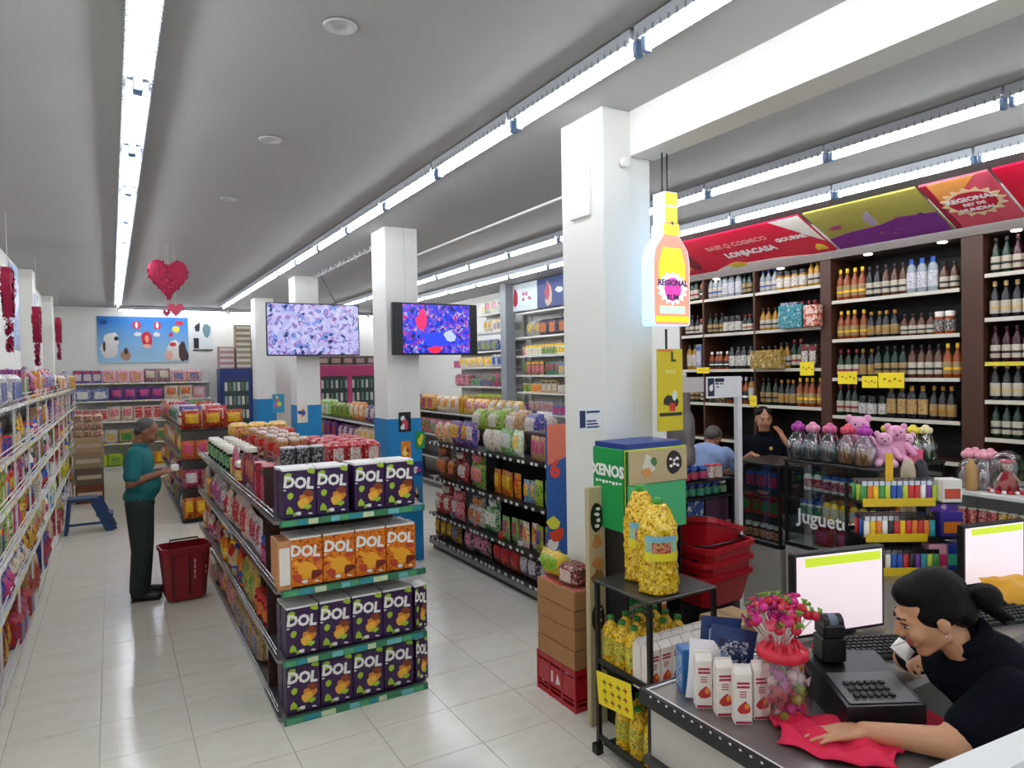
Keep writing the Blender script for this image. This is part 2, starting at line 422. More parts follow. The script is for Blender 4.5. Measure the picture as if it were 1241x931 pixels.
ONAME = {'pouch': 'foil_pouch', 'sack': 'plump_bag', 'carton': 'carton', 'bottle': 'bottle', 'flask': 'flat_flask', 'can': 'can', 'jar': 'jar', 'roll_pack': 'wrapped_pack', 'tray': 'tray_of_cups'}
ALLC = ['#c62828', '#8e1f2d', '#e9e4d8', '#f2c21a', '#2f8f3e', '#8fc93a', '#1f4fa8', '#4fb3d9', '#e07a1f', '#6a2c8f', '#d94f8a', '#5a3421', '#1b1b1f', '#c9a66b']
def place(kind, dims, cs, loc, rz, label, group, cat=None):
    me = product(kind, dims, cs)
    o = link(ONAME[kind], me, None, loc, rz+random.uniform(-.05, .05))
    return tag(o, label, cat or NOUN[kind][1], group)
def run(face, x, a0, a1, z, hmax, where, end, kinds, colors=None, depth=.16, group=None, rows=1, runlen=(3, 6), gap=.004, dimscale=1.0, cats=None, jit=.01, rowlen=1, layers=1):
    """fill a shelf line: goods stand side by side from a0 to a1 along the shelf"""
    R = random
    a = a0; n = 0; sgn = 1 if a1 > a0 else -1
    rz = {'+X': PI/2, '-X': -PI/2, '-Y': 0}[face]
    while True:
        kind = R.choice(kinds); base = R.choice(colors or ALLC)
        lab = R.choice([c for c in ('#e9e4d8', '#f2c21a', '#c62828', '#1f4fa8', '#2f8f3e', '#e07a1f', '#d94f8a', '#e9e4d8') if c != base])
        acc = R.choice([c for c in ('#e9e4d8', '#1b1b1f', '#c62828', '#f2c21a', '#1f4fa8') if c not in (base,)])
        w = {'pouch': .15, 'sack': .22, 'carton': .14, 'bottle': .085, 'flask': .1, 'can': .085, 'jar': .09, 'roll_pack': .24, 'tray': .25}[kind]*dimscale*R.choice((.9, 1, 1.1))
        h = min(hmax*R.choice((.8, .88, .95)), {'pouch': .26, 'sack': .3, 'carton': .26, 'bottle': .28, 'flask': .24, 'can': .14, 'jar': .16, 'roll_pack': .22, 'tray': .16}[kind]*dimscale*1.1)
        d = {'pouch': .07, 'sack': .12, 'carton': .09, 'bottle': .085, 'flask': .07, 'can': .085, 'jar': .09, 'roll_pack': .16, 'tray': .18}[kind]*dimscale
        dims = (round(w, 2), round(d, 2), round(h, 2))
        for k in range(R.randint(*runlen)):
            if (a1-a)*sgn < dims[0]: return n
            c = a+sgn*dims[0]/2
            n += 1
            for r in range(rows):
                off = (depth*.5 if rows == 1 else (dims[1]/2+.01+r*(dims[1]+.01)))+R.uniform(-jit, jit)
                if rows > 1 and off+dims[1]/2 > .45: break
                loc = {'+X': (x-off, c, z), '-X': (x+off, c, z), '-Y': (c, x+off, z)}[face]
                lb = f'{CN[base]} {NOUN[kind][0]}, {nth(n)} from {end}, {where}'.replace('the ', '').replace('black gondola by near end,', 'black gondola, near').replace('black gondola by far end,', 'black gondola, far') + ('' if r == 0 else ', row behind')
                place(kind, dims, (base, lab, acc), loc, rz, lb, group or f'{NOUN[kind][0]}s on {where}')
                if layers == 2 and kind == 'sack' and n % 2 == 0:
                    o2 = place(kind, dims, (base, lab, acc), Vector(loc)+Vector((.03, dims[0]*.4, dims[2]*.9)), rz+.3, lb.replace(', ', ' atop ', 1), group or f'{NOUN[kind][0]}s on {where}')
                    o2.rotation_euler = (0, .0, rz+.25); o2.scale = (1, 1, .6)
            a += sgn*(dims[0]+gap)
# ------------------------------------------------------------------ shelving
def rack(name, label, cat, face, x, y0, y1, zs, depth, mt, rail_m, post_every=.93, back=True, top=None, zbase=.0, rail_h=.03, wires=False, tagm=None):
    """wall/gondola shelving; face +X/-X: front plane at x, runs y0..y1 ; face -Y: front plane at x(=Y), runs y0..y1 along X"""
    t = thing(name, label, cat)
    def B(bm, a0, a1, d0, d1, z0, z1, m=0):
        if face == '+X': bm.box(x-d1, x-d0, a0, a1, z0, z1, m)
        elif face == '-X': bm.box(x+d0, x+d1, a0, a1, z0, z1, m)
        else: bm.box(a0, a1, x+d0, x+d1, z0, z1, m)
    zt = top or zs[0]+.3
    for z in zs:
        b = MB(); B(b, y0, y1, 0.0, depth, z-.022, z-.002); b.build('shelf', mt, t)
        b = MB(); B(b, y0, y1, -.012, -.001, z-.028, z-.028+rail_h); r = b.build('price_rail', rail_m, t)
        if tagm:
            b = MB(); a = y0+.03
            while a < y1-.06:
                B(b, a, a+.045, -.0145, -.0125, z-.026, z-.026+rail_h*.85, random.randrange(len(tagm))); a += random.uniform(.07, .16)
            stuff(b.build('price_labels', tagm, r))
    n = max(1, round((y1-y0)/post_every))
    for k in range(n+1):
        a = y0+(y1-y0)*k/n; a = min(max(a, y0+.015), y1-.015)
        b = MB(); B(b, a-.015, a+.015, depth-.03, depth, zbase, zt); b.build('post', mt, t)
    if wires:
        for z in zs:
            b = MB()
            for k in range(2):
                zz = z+.035+.035*k
                p, q = {'+X': ((x+.006, y0, zz), (x+.006, y1, zz)), '-X': ((x-.006, y0, zz), (x-.006, y1, zz)), '-Y': ((y0, x-.006, zz), (y1, x-.006, zz))}[face]
                b.tube([p, q], .004, 6)
            b.build('wire_front', wires, t)
    if back:
        b = MB(); B(b, y0, y1, depth+.001, depth+.012, zbase+.02, zt-.01); b.build('back_panel', mt, t)
    b = MB(); B(b, y0, y1, .03, depth-.031, zbase, zs[-1]-.023 if zs[-1] > zbase+.05 else zbase+.02); b.build('plinth', mt, t)
    return t
tagw = [mat('#f0efe8', .5), mat('#e9d94a', .5), mat('#f0efe8', .5)]
# ---- left wall rack
LZ = [1.86, 1.5, 1.19, .88, .57, .12]
rack('storage_rack', 'long white wire shelving rack along the left wall', 'shelving', '+X', -.62, 4.2, 15.9, LZ, .32, wire, wire, wires=mat('#e4e4e0', .35), tagm=tagw)
LK = [['carton', 'pouch', 'sack', 'roll_pack'], ['carton', 'pouch', 'can', 'jar'], ['pouch', 'carton', 'bottle', 'flask'], ['pouch', 'bottle', 'carton', 'can', 'pouch'], ['sack', 'pouch', 'bottle'], ['sack', 'roll_pack', 'pouch']]
LC = [['#f2c21a', '#c62828', '#e9e4d8', '#5a3421', '#6a2c8f', '#e9e4d8', '#2f8f3e', '#1f4fa8'], ['#e9e4d8', '#1f4fa8', '#5a3421', '#e9e4d8', '#efb3c8', '#c9a66b', '#1b1b1f', '#f2c21a'], ['#e9e4d8', '#1b1b1f', '#e9e4d8', '#c62828', '#8fc93a', '#c9a66b', '#6a2c8f', '#2f8f3e'], ['#f2c21a', '#8fc93a', '#1f4fa8', '#e9e4d8', '#c62828', '#5a3421'], ['#1f4fa8', '#e9e4d8', '#16324f', '#4fb3d9', '#e9e4d8', '#8fc93a'], ['#8e1f2d', '#e9e4d8', '#c9a66b', '#1f4fa8', '#e9e4d8', '#c62828']]
for k, z in enumerate(LZ):
    hm = .34 if k == 0 else (LZ[k-1]-z-.05)
    run('+X', -.62, 4.3, 15.8, z, hm, f'the {nth(k+1)} shelf of the left wall rack', 'the near end', LK[k], LC[k], depth=.11, runlen=(2, 4), dimscale=.92, jit=.02)
lr = bpy.data.objects['storage_rack']
for k in range(13):
    y = 4.25+k*.965; b = MB(); b.box(-.632, -.618, y-.011, y+.011, .05, 1.95); b.build('front_post', wire, lr)
# ---- back wall rack
BZ = [1.92, 1.54, 1.09, .62, .12]
rack('storage_rack', 'white shelving rack against the back wall under the blue banner', 'shelving', '-Y', 17.05, -.75, 1.98, BZ, .4, wire, wire, tagm=tagw)
BC = [['#d94f8a', '#efb3c8', '#e9e4d8', '#6a2c8f', '#1f4fa8'], ['#e9e4d8', '#1f4fa8', '#2f8f3e', '#efb3c8', '#d94f8a'], ['#e9e4d8', '#b9b9b9', '#e9e4d8', '#16324f'], ['#e9e4d8', '#b9b9b9', '#6a2c8f', '#c9a66b'], ['#8fc93a', '#e07a1f', '#e9e4d8', '#8e1f2d']]
for k, z in enumerate(BZ):
    run('-Y', 17.05, -.7, 1.95, z, .34, f'the {nth(k+1)} shelf of the back wall rack', 'its left end', ['roll_pack', 'carton', 'sack'], BC[k], depth=.2, runlen=(2, 4), dimscale=1.2)
# ---- main gondola
GZ = [1.19, .78, .37, .03]
g = rack('gondola', 'grey metal island shelving with purple and orange cartons at its end', 'shelving', '-X', .82, 4.62, 8.4, GZ, .42, greymet, chrome, tagm=None, back=True, top=1.188)
for k, z in enumerate(GZ):
    b = MB(); b.box(1.26, 1.7, 4.62, 8.4, z-.022, z-.002); b.build('shelf', greymet, g)
    b = MB()
    for s in range(2): b.tube([(.806, 4.2, z+.02+.03*s), (.806, 8.4, z+.02+.03*s)], .0045, 6)
    b.build('wire_front', chrome, g)
    # end shelf with rounded look and coloured price strip
    b = MB(); b.add([(.80, 4.62, z-.022), (1.74, 4.62, z-.022), (1.74, 4.17, z-.022), (1.68, 4.12, z-.022), (.86, 4.12, z-.022), (.80, 4.17, z-.022), (.80, 4.62, z-.002), (1.74, 4.62, z-.002), (1.74, 4.17, z-.002), (1.68, 4.12, z-.002), (.86, 4.12, z-.002), (.80, 4.17, z-.002)], [(0, 1, 2, 3, 4, 5), (11, 10, 9, 8, 7, 6), (0, 6, 7, 1), (1, 7, 8, 2), (2, 8, 9, 3), (3, 9, 10, 4), (4, 10, 11, 5), (5, 11, 6, 0)]); b.build('end_shelf', greymet, g)
    b = MB(); b.box(.82, 1.72, 4.095, 4.115, z-.03, z+.008, 0); r = b.build('price_rail', mat('#2f6f55', .5), g)
    b = MB(); a = .83; i = 0
    while a < 1.66:
        w = random.uniform(.05, .1); b.box(a, a+w, 4.092, 4.0945, z-.026, z+.005, i % 5); a += w+.004; i += 1
    stuff(b.build('price_labels', [mat('#4f9f6f'), mat('#2f8f9a'), mat('#c9d9b0'), mat('#3a7f5a'), mat('#6fb9b9')], r))
b = MB(); b.box(.83, 1.69, 4.603, 4.618, .0, 1.45); b.build('end_panel', mat('#3c1c1a', .6), g)
b = MB(); b.box(.86, 1.66, 4.2, 4.6, 0, .005); b.build('plinth', black, g)
purple = mat('#3a1c4c', .35, name='purple_board'); limem = mat('#a5c832', .4); whiteink = mat('#f4f2ee', .4); fruit1 = mat('#d98a2e', .4); fruit2 = mat('#8a3f1c', .4); orangem = printed('#e8721c', '#f2a92a', '#b8371a', 34)
def cereal_proto(kind):
    t = link('drink_carton', None)
    w, d, h = .195, .12, .30
    b = MB(); b.box(-w/2, w/2, -d/2, d/2, 0, h-.02, 0, bev=.003)
    b.box(-w/2+.004, w/2-.004, -d/2+.004, d/2-.004, h-.02, h-.008, 1); b.build('box_body', [purple if kind == 'p' else orangem, whiteink], t)
    f = -d/2
    b = MB()
    if kind == 'p':
        b.poly(blob(.035, .105, .05, .036, 10, .2, 3, .5), f-.0014, f, 0); b.poly(blob(.02, .085, .03, .03, 9, .2, 5), f-.0022, f, 1)
        b.poly(blob(.05, .14, .03, .022, 9, .25, 6), f-.0022, f, 2)
        b.poly(blob(.045, .06, .028, .016, 8, .3, 7), f-.0026, f, 3)
        for (x, z, r, s) in ((-.065, .245, .026, 1), (.07, .27, .02, 2), (-.055, .13, .022, 4), (-.06, .045, .024, 8), (-.03, .02, .012, 9)): b.poly(blob(x, z, r, r*.9, 8, .3, s), f-.0018, f, 3)
        b.build('picture', [fruit1, mat('#f0b63c'), fruit2, limem], t)
    else:
        for k, (x, z, r) in enumerate(((.0, .09, .055), (-.05, .05, .03), (.055, .06, .035), (-.06, .14, .02), (.06, .15, .022))): b.poly(blob(x, z, r, r*.8, 9, .3, k+20), f-.0015-.0003*k, f, k % 3)
        b.build('picture', [mat('#f2a92a'), mat('#c4432a'), mat('#7a2418')], t)
    me = text_mesh('DOL', .085, m=whiteink, bold=.004); o = link('lettering', me, t, (-.005, f-.0022, .205)); o.rotation_euler = (PI/2, .12, 0)
    o.scale = (1.0, 1.05, 1)
    b = MB()
    for (x, z, r, s) in ((-.01, .025, .02, 1), (.06, .018, .012, 2), (-.085, .17, .008, 5)): b.poly(blob(x, z, r, r*.5, 8, .3, s), f-.0016, f, 0)
    b.build('small_print', [whiteink], t)
    return t
def kids(o): return [c for c in bpy.data.objects if c.parent == o]
def copy_tree(o, loc, rz=0, label=None, kl=None, parent=None):
    c = o.copy(); COL.objects.link(c)
    if parent is None: c.location = loc; c.rotation_euler = (0, 0, rz)
    else: c.parent = parent
    if label: c['label'] = label
    for ch in (kl if kl is not None else list(o.children)):
        copy_tree(ch, None, parent=c)
    return c
bpy.context.view_layer.update()
protoP = cereal_proto('p'); protoO = cereal_proto('o')
first = {'p': True, 'o': True}
def put_carton(kind, loc, rz, label, group):
    P = protoP if kind == 'p' else protoO
    if first[kind]: first[kind] = False; P.location = loc; P.rotation_euler = (0, 0, rz); o = P
    else: o = copy_tree(P, loc, rz)
    tag(o, label, 'carton', group); return o
x0 = .845
rowsn = ['top', 'second', 'third', 'lowest']
PKL = [('p', [0, 1, 2.15, 3.15]), ('o', [0, 1, 2, 3]), ('p', [0, 1, 2, 3]), ('p', [0, 1, 2, 3])]
posn = ['first', 'second', 'third', 'fourth']
for r, (kd, us) in enumerate(PKL):
    for i, u in enumerate(us):
        x = x0+.1+u*.2+(.03 if kd == 'o' else 0)
        put_carton(kd, (x, 4.205, GZ[r]+.008), random.uniform(-.03, .03), f'{"purple" if kd=="p" else "orange"} carton reading DOL, {posn[i]} from left on {rowsn[r]} end shelf', f'cartons on the {rowsn[r]} end shelf')
        put_carton(kd, (x, 4.345, GZ[r]), random.uniform(-.03, .03), f'{"purple" if kd=="p" else "orange"} carton behind the {posn[i]} front carton on {rowsn[r]} end shelf', f'cartons behind on the {rowsn[r]} end shelf')
for r in (2, 3):
    o = put_carton('p', (1.702, 4.215, GZ[r]+.008), .12, f'narrow purple carton at the right end of {rowsn[r]} end shelf', 'narrow purple cartons'); o.scale = (.46, .9, .97)
b = MB(); b.box(-.04, .04, -.1, .1, 0, .29, 0, bev=.004); b.box(-.03, .03, -.102, -.1, .03, .25, 1)
tag(b.build('thin_carton', [mat('#c98a5a'), mat('#efe9e0')], None, (.85, 4.24, GZ[1])), 'narrow carton with white panel left of the orange cartons', 'carton')
# goods on the main gondola, left side
KL2 = [['pouch', 'carton', 'jar', 'can'], ['pouch', 'sack', 'bottle', 'jar'], ['sack', 'pouch', 'bottle', 'jar'], ['sack', 'pouch', 'roll_pack']]
GC = [['#1b1b1f', '#c62828', '#e9e4d8', '#efb3c8', '#5a3421', '#8e1f2d'], ['#c9a66b', '#1b1b1f', '#e9e4d8', '#8e1f2d', '#f2c21a', '#c62828'], ['#f2c21a', '#e9e4d8', '#e07a1f', '#8e1f2d', '#c9a66b', '#c62828'], ['#8e1f2d', '#c62828', '#f2c21a', '#e9e4d8', '#c9a66b']]
for k, z in enumerate(GZ):
    run('-X', .83, 4.66, 8.35 if k else 6.45, z, .3, f'the {nth(k+1)} left-side shelf of the main gondola', 'the near end', KL2[k], GC[k], depth=.12, runlen=(2, 5), jit=.02, dimscale=.95 if k else .9)
# goods laid across its top shelf
def topgood(kind, dims, cs, x, y, z, lab, rz=0, grp=None): place(kind, dims, cs, (x, y, z), rz, lab, grp or 'goods across the top of the main gondola')
n = 0
for k, x in enumerate((1.02, 1.12, 1.22)):
    topgood('can', (.1, .1, .13), ('#b9b9b9', '#1b1b1f', '#b9b9b9'), x, 4.8, 1.425, f'dark grey tin, {posn[k]} from left behind the top purple cartons')
b = MB(); b.box(.96, 1.28, 4.66, 4.92, 1.19, 1.424); tag(b.build('tin_tray', mat('#5a4a40')), 'brown cardboard tray holding the grey tins', 'tray')
k = 0
for i, y in enumerate((5.0, 5.2, 5.4, 5.6)):
    for j, x in enumerate((1.4, 1.53, 1.66)):
        for zz in (0, 1):
            k += 1
            topgood('roll_pack', (.125, .18, .16), ('#c62828', '#e9e4d8', '#8e1f2d'), x, y, 1.22+.165*zz, f'red wrapped pack, {nth(k)} of the block on top of the gondola', 0, 'red packs stacked on the main gondola')
b = MB(); b.box(1.3, 1.72, 4.9, 5.72, 1.19, 1.218); tag(b.build('pack_tray', card), 'flat cardboard tray under the red packs', 'tray')
for i in range(5):
    b = MB(); b.box(-.17, .17, -.13, .13, 0, .1, 0, bev=.004); b.box(-.15, .15, -.131, -.13, .015, .07, 1)
    tag(b.build('black_carton', [mat('#17151a', .4), printed('#2a1a16', '#c9a66b', '#8e1f2d', 20)], None, (1.15+.0*i, 5.2+i*.3, 1.19)), f'black display carton, {nth(i+1)} from the near end behind the tins', 'carton', 'black cartons on the main gondola')
for i in range(7):
    for j in range(2):
        topgood('jar', (.13, .13, .2), ('#0e2a18', '#2f8f3e', '#e9e4d8'), .93+.15*j, 6.6+i*.22, 1.19, f'dark green jar, {nth(i+1)} from the near end in the {"left" if j == 0 else "right"} line', 0, 'green jars on the main gondola')
for i in range(4):
    topgood('tray', (.3, .2, .14), ('#e9e4d8', '#c9a66b', '#c62828'), 1.35, 6.1+i*.45, 1.36, f'shallow tray of pale cups, {nth(i+1)} from the near end on gondola top')
    b = MB(); b.box(1.2, 1.5, 6.0+i*.45, 6.2+i*.45, 1.19, 1.358); tag(b.build('support_carton', printed('#8e1f2d', '#e9e4d8', '#f2c21a', 16)), f'red carton under the {nth(i+1)} tray of cups', 'carton', 'red cartons under the cup trays')
for i in range(3):
    topgood('roll_pack', (.2, .2, .15), ('#f2c21a', '#e07a1f', '#e9e4d8'), 1.22+.21*i, 8.22, 1.36, f'yellow wrapped pack, {posn[i]} from left at the far end of gondola')
    topgood('roll_pack', (.2, .2, .165), ('#c62828', '#e9e4d8', '#1b1b1f'), 1.22+.21*i, 8.22, 1.19, f'red wrapped pack under the {posn[i]} yellow pack', 0)
topgood('jar', (.17, .17, .28), ('#c62828', '#efb3c8', '#c62828'), 1.62, 7.6, 1.19, 'pink and red tub standing tallest on the far gondola top')
# ---- second gondola behind with red packs at its end
G2 = [1.3, .88, .47, .05]
g2 = rack('gondola', 'second grey island shelving beyond the man with red goods at its end', 'shelving', '-X', .82, 10.9, 15.2, G2, .42, greymet, greymet, back=True, top=1.298)
for k, z in enumerate(G2):
    b = MB(); b.box(.8, 1.7, 10.48, 10.88, z-.022, z-.002); b.build('end_shelf', black, g2)
    run('-X', .83, 10.95, 15.1, z, .32, f'the {nth(k+1)} shelf of the second gondola', 'the near end', ['pouch', 'sack', 'carton', 'jar'], ['#c62828', '#e9e4d8', '#c9a66b', '#1f4fa8', '#8fc93a', '#e07a1f'], depth=.12, runlen=(2, 4), dimscale=1.25)
    run('-Y', 10.48, .82, 1.7, z, .33, f'the {nth(k+1)} end shelf of the second gondola', 'its left end', ['sack', 'pouch'], ['#c62828', '#8e1f2d', '#c62828', '#e07a1f', '#e9e4d8'], depth=.2, dimscale=1.1)
b = MB(); b.box(.84, 1.68, 10.885, 10.895, 0, 1.29); b.build('end_panel', greymet, g2)
k = 0
for y in (11.2, 11.9, 12.6, 13.3, 14.0):
    for x in (1.0, 1.35):
        k += 1; topgood('sack', (.3, .2, .3), (random.choice(('#1f4fa8', '#e9e4d8', '#2f8f3e', '#c62828')), '#e9e4d8', '#c62828'), x, y, 1.3, f'large bag, {nth(k)}  from the near end on second gondola top', 0, 'bags on the second gondola top')
# ---- black gondola
KZ = [1.24, .84, .42, .14]
kg = rack('gondola', 'black island shelving stocked with bagged sweets beside the nearest column', 'shelving', '-X', 3.18, 4.6, 7.4, KZ, .42, black, black, tagm=[mat('#d9d9d4')], top=1.3, zbase=0)
for a in (4.7, 5.6, 6.5, 7.3):
    b = MB(); b.lathe([(.03, 0), (.035, .02), (.02, .1)], 8, c=(3.24, a, 0)); b.build('foot', black, kg)
b = MB(); b.box(3.16, 3.17, 4.6, 7.4, .06, .11); b.build('kick_rail', greymet, kg)
KC = [[('#1f4fa8', '#e9e4d8', '#1f4fa8')]*2, None, None, None]
seq = {0: [('sack', 7.35, 6.95, ['#c9a66b', '#e9e4d8']), ('sack', 6.95, 6.2, ['#1f4fa8']), ('sack', 6.2, 5.3, ['#8fc93a', '#d8ecd0']), ('pouch', 5.3, 4.62, ['#c9a66b', '#e07a1f'])],
       1: [('sack', 7.35, 6.5, ['#8e1f2d', '#5a3421']), ('sack', 6.5, 6.0, ['#2f8f3e', '#b9b9b9']), ('pouch', 6.0, 5.4, ['#8e1f2d', '#e07a1f']), ('pouch', 5.4, 4.62, ['#4fb3d9', '#8fc93a', '#2f8f3e', '#8fc93a'])],
       2: [('sack', 7.35, 6.6, ['#8e1f2d', '#c62828']), ('sack', 6.6, 6.2, ['#4fb3d9', '#e9e4d8']), ('sack', 6.2, 5.8, ['#2f8f3e']), ('pouch', 5.8, 4.62, ['#1f4fa8', '#e9e4d8', '#f2c21a', '#8fc93a'])],
       3: [('sack', 7.35, 6.6, ['#8e1f2d', '#5a3421']), ('sack', 6.6, 6.0, ['#5a3421', '#e9e4d8']), ('sack', 6.0, 4.62, ['#5a3421', '#a8791f'])]}
for k, z in enumerate(KZ):
    for kd, a0, a1, cc in seq[k]:
        run('-X', 3.19, a0, a1, z, .28 if k == 0 else .26, f'the {nth(k+1)} shelf of the black gondola by the {"far" if a0 > 6.3 else "near"} end, {CN[cc[0]]}', 'the far side', [kd], cc, depth=.15, runlen=(2, 3), dimscale=.85, jit=.03, gap=-.035 if kd == 'sack' else -.012, layers=2 if k else 1)
b = MB(); b.box(-.3, .3, -.35, .35, 0, .12, 0, bev=.01); tag(b.build('display_tray', mat('#2a1a16', .6), None, (3.62, 5.15, 1.36)), 'dark brown tray on top of the black gondola', 'tray')
b = MB(); b.box(3.45, 4.15, 4.62, 7.38, 1.2, 1.358); b.build('top_deck', black, kg)
for i in range(8):
    topgood('sack', (.3, .2, .26), (random.choice(('#1f4fa8', '#8fc93a', '#e9e4d8', '#c9a66b', '#d94f8a')), '#e9e4d8', '#8e1f2d'), 3.62+.22*(i % 2), 5.75+i*.19, 1.36, f'bag, {nth(i+1)} from the brown tray on top of the black gondola', -PI/2, 'bags on top of the black gondola')
# end panel (blue/orange) of the black gondola
p = Vector((3.0, 4.5, 1.66))
t = thing('display_banner', 'tall blue and coral display panel at the end of the black gondola', 'display panel', (2.93, 4.5, 0))
b = MB(); b.box(0, .9, 0, .02, 0, 1.62, 0); b.build('panel', mat('#2a5a9e', .5), t)
b = MB(); b.poly([(0.001, 1.3), (.001, 1.62), (.6, 1.62), (.25, 1.38)][::-1], -.002, 0, 0); b.build('coral_print', mat('#e57a5f', .5), t)
b = MB()
for k in range(7): b.poly(blob(.04+.04*(k % 2), .3+.09*k, .06, .05, 9, .3, k), -.0025-.0003*k, 0, k % 3)
b.build('picture', [mat('#d9d43a'), mat('#e8e6da'), mat('#d8462e')], t)
put_text('6', .19, mat('#e0452c', .5), t, (.07, -.003, 1.26), (PI/2, 0, 0), .008)
# ---- crates stack
cr = thing('crate', 'red plastic bottle crate on the floor beside the tall beige standee', 'crate', (2.43, 3.53, 0))
b = MB()
for (x0_, x1_, y0_, y1_) in ((-.095, -.085, -.21, .21), (.085, .095, -.21, .21), (-.095, .095, -.21, -.2), (-.095, .095, .2, .21)): b.box(x0_, x1_, y0_, y1_, 0, .03); b.box(x0_, x1_, y0_, y1_, .05, .06); b.box(x0_, x1_, y0_, y1_, .075, .2); b.box(x0_, x1_, y0_, y1_, .215, .25)
for (x_, y_) in ((-.09, -.205), (-.09, .205), (.09, -.205), (.09, .205), (-.09, -.07), (-.09, .07)): b.box(x_-.008, x_+.008, y_-.008, y_+.008, 0, .25)
b.box(-.09, .09, -.2, .2, 0, .012); b.build('crate_body', redp, cr)
b = MB(); b.poly([(-.05, .1), (-.03, .1), (-.03, .17), (-.05, .17)], 0, .001); b.poly([(.0, .1), (.05, .11), (.02, .17)], 0, .001)
o = b.build('logo', mat('#e8d8d8'), cr); o.location = (-.0965, 0, 0); o.rotation_euler = (0, 0, -PI/2)
zz = .25
for i in range(4):
    t = thing('carton', f'brown cardboard carton with red print, {["lowest", "second", "third", "topmost"][i]} of the stack on the red crate', 'box', (2.43, 3.53-.005*(i % 2), zz), random.uniform(-.02, .02), 'cartons stacked on the red crate')
    b = MB(); b.box(-.095, .093, -.2, .2, 0, .115, 0, bev=.003); b.build('box_body', card, t)
    b = MB(); b.box(-.088, .088, -.19, .19, .115, .1165, 0); b.build('printed_top', printed('#c9483f', '#e8d0c8', '#8e5a3a', 30), t)
    zz += .12
t = place('sack', (.3, .13, .16), ('#f2c21a', '#8fc93a', '#1b1b1f'), (2.43, 3.66, zz), -PI/2, 'yellow bag lying on the brown carton stack', 'loose bags'); 
t = place('roll_pack', (.18, .14, .13), ('#5a3421', '#e9e4d8', '#c62828'), (2.43, 3.45, zz), -PI/2, 'brown and white packet on the near side of the carton stack', 'loose bags')
# ---- green display + beige panel
t = thing('cardboard_display', 'green cardboard display box with beige picture panel before the nearest column', 'display stand', (2.42, 2.94, 0))
gm = printed('#18a04a', '#159544', '#1da850', 3)
b = MB(); b.box(0, .45, 0, .29, 1.14, 1.6, 0, bev=.004); b.build('header_box', mat('#14984a', .45), t)
b = MB(); b.box(.0, .012, 0, .012, 1.14, 1.6); b.box(0, .45, -.004, 0, 1.59, 1.6); b.build('edge_trim', mat('#c9d94a'), t)
b = MB(); b.box(.015, .445, -.006, -.001, 1.14, 1.4, 0); b.build('front_panel', mat('#4fb87a', .45), t)
b = MB(); b.box(.02, .45, -.012, -.006, 1.405, 1.59, 0); pn = b.build('picture_panel', mat('#c3ae84', .6), t)
b = MB(); b.poly(blob(.35, 1.51, .058, .068, 14, .05, 2), -.0135, -.012, 0); b.poly(blob(.16, 1.51, .055, .055, 10, .3, 3), -.0135, -.012, 1); b.poly(blob(.15, 1.46, .04, .03, 10, .3, 4), -.0145, -.012, 2); b.poly(blob(.2, 1.52, .025, .025, 10, .3, 4), -.0148, -.012, 3)
b.build('picture', [mat('#2a1c18'), mat('#d8d4c4'), mat('#d89a5a'), mat('#4a7c4a')], t)
b = MB()
for k in range(6): b.poly(blob(.325+.025*(k % 3), 1.49+.03*(k//3)+.01*(k % 2), .012, .009, 7, .3, k), -.0145, -.0135, 0)
b.build('print', whiteink, t)
o = put_text('XENOS', .088, whiteink, t, (-.003, .15, 1.47), (PI/2, 0, -PI/2), .004)
b = MB()
for k in range(8): b.box(-.0022, -.0005, .03+.03*k, .05+.03*k, 1.405-.004*(k % 3), 1.415)
b.build('print', whiteink, t)
b = MB(); b.box(.03, .44, .03, .27, 0, .03); b.box(.03, .04, .03, .27, .03, 1.14); b.box(.43, .44, .03, .27, .03, 1.14); b.box(.04, .43, .25, .27, .03, 1.14)
for z in (.35, .62, .88): b.box(.04, .43, .04, .25, z-.015, z)
b.build('stand', black, t)
b = MB(); b.box(.01, .42, .0, .28, 1.601, 1.63); b.build('top_tray', mat('#1f3f8c', .4), t)
for r, z in enumerate((.88, .62, .35)):
    run('-Y', 2.985, 2.47, 2.84, z, .24, f'the {["upper", "middle", "lower"][r]} shelf of the green display', 'its left edge', ['pouch', 'bottle'], ['#2f8f3e', '#0e2a18', '#8fc93a', '#1f4fa8'], depth=.1, dimscale=.75)
t = thing('beige_standee', 'tall narrow beige standee with dark oval emblems in front of the red crate', 'standee', (2.32, 3.15, 0))
b = MB(); b.box(0, .125, 0, .035, 0, 1.375, 0, bev=.006); b.build('panel', mat('#c0b08a', .6), t)
b = MB(); 
for z in (1.2, .62): b.poly(blob(.062, z, .046, .085, 14, .06, 2), -.0015, 0, 0)
for z, s in ((1.06, 3), (.86, 5), (.93, 6), (.4, 7)): b.poly(blob(.062, z, .04, .04, 10, .35, s), -.001-.0001*s, 0, 1+s % 3)
b.build('picture', [mat('#241a17'), mat('#c98a4a'), mat('#d9b8b0'), mat('#8a6a3a')], t)
b = MB()
for z0 in (1.2, .62):
    for k in range(4): b.poly(blob(.06+.012*(k % 2), z0-.05+.033*k, .017, .011, 7, .3, k), -.0025, -.0015, 0)
b.build('print', whiteink, t)

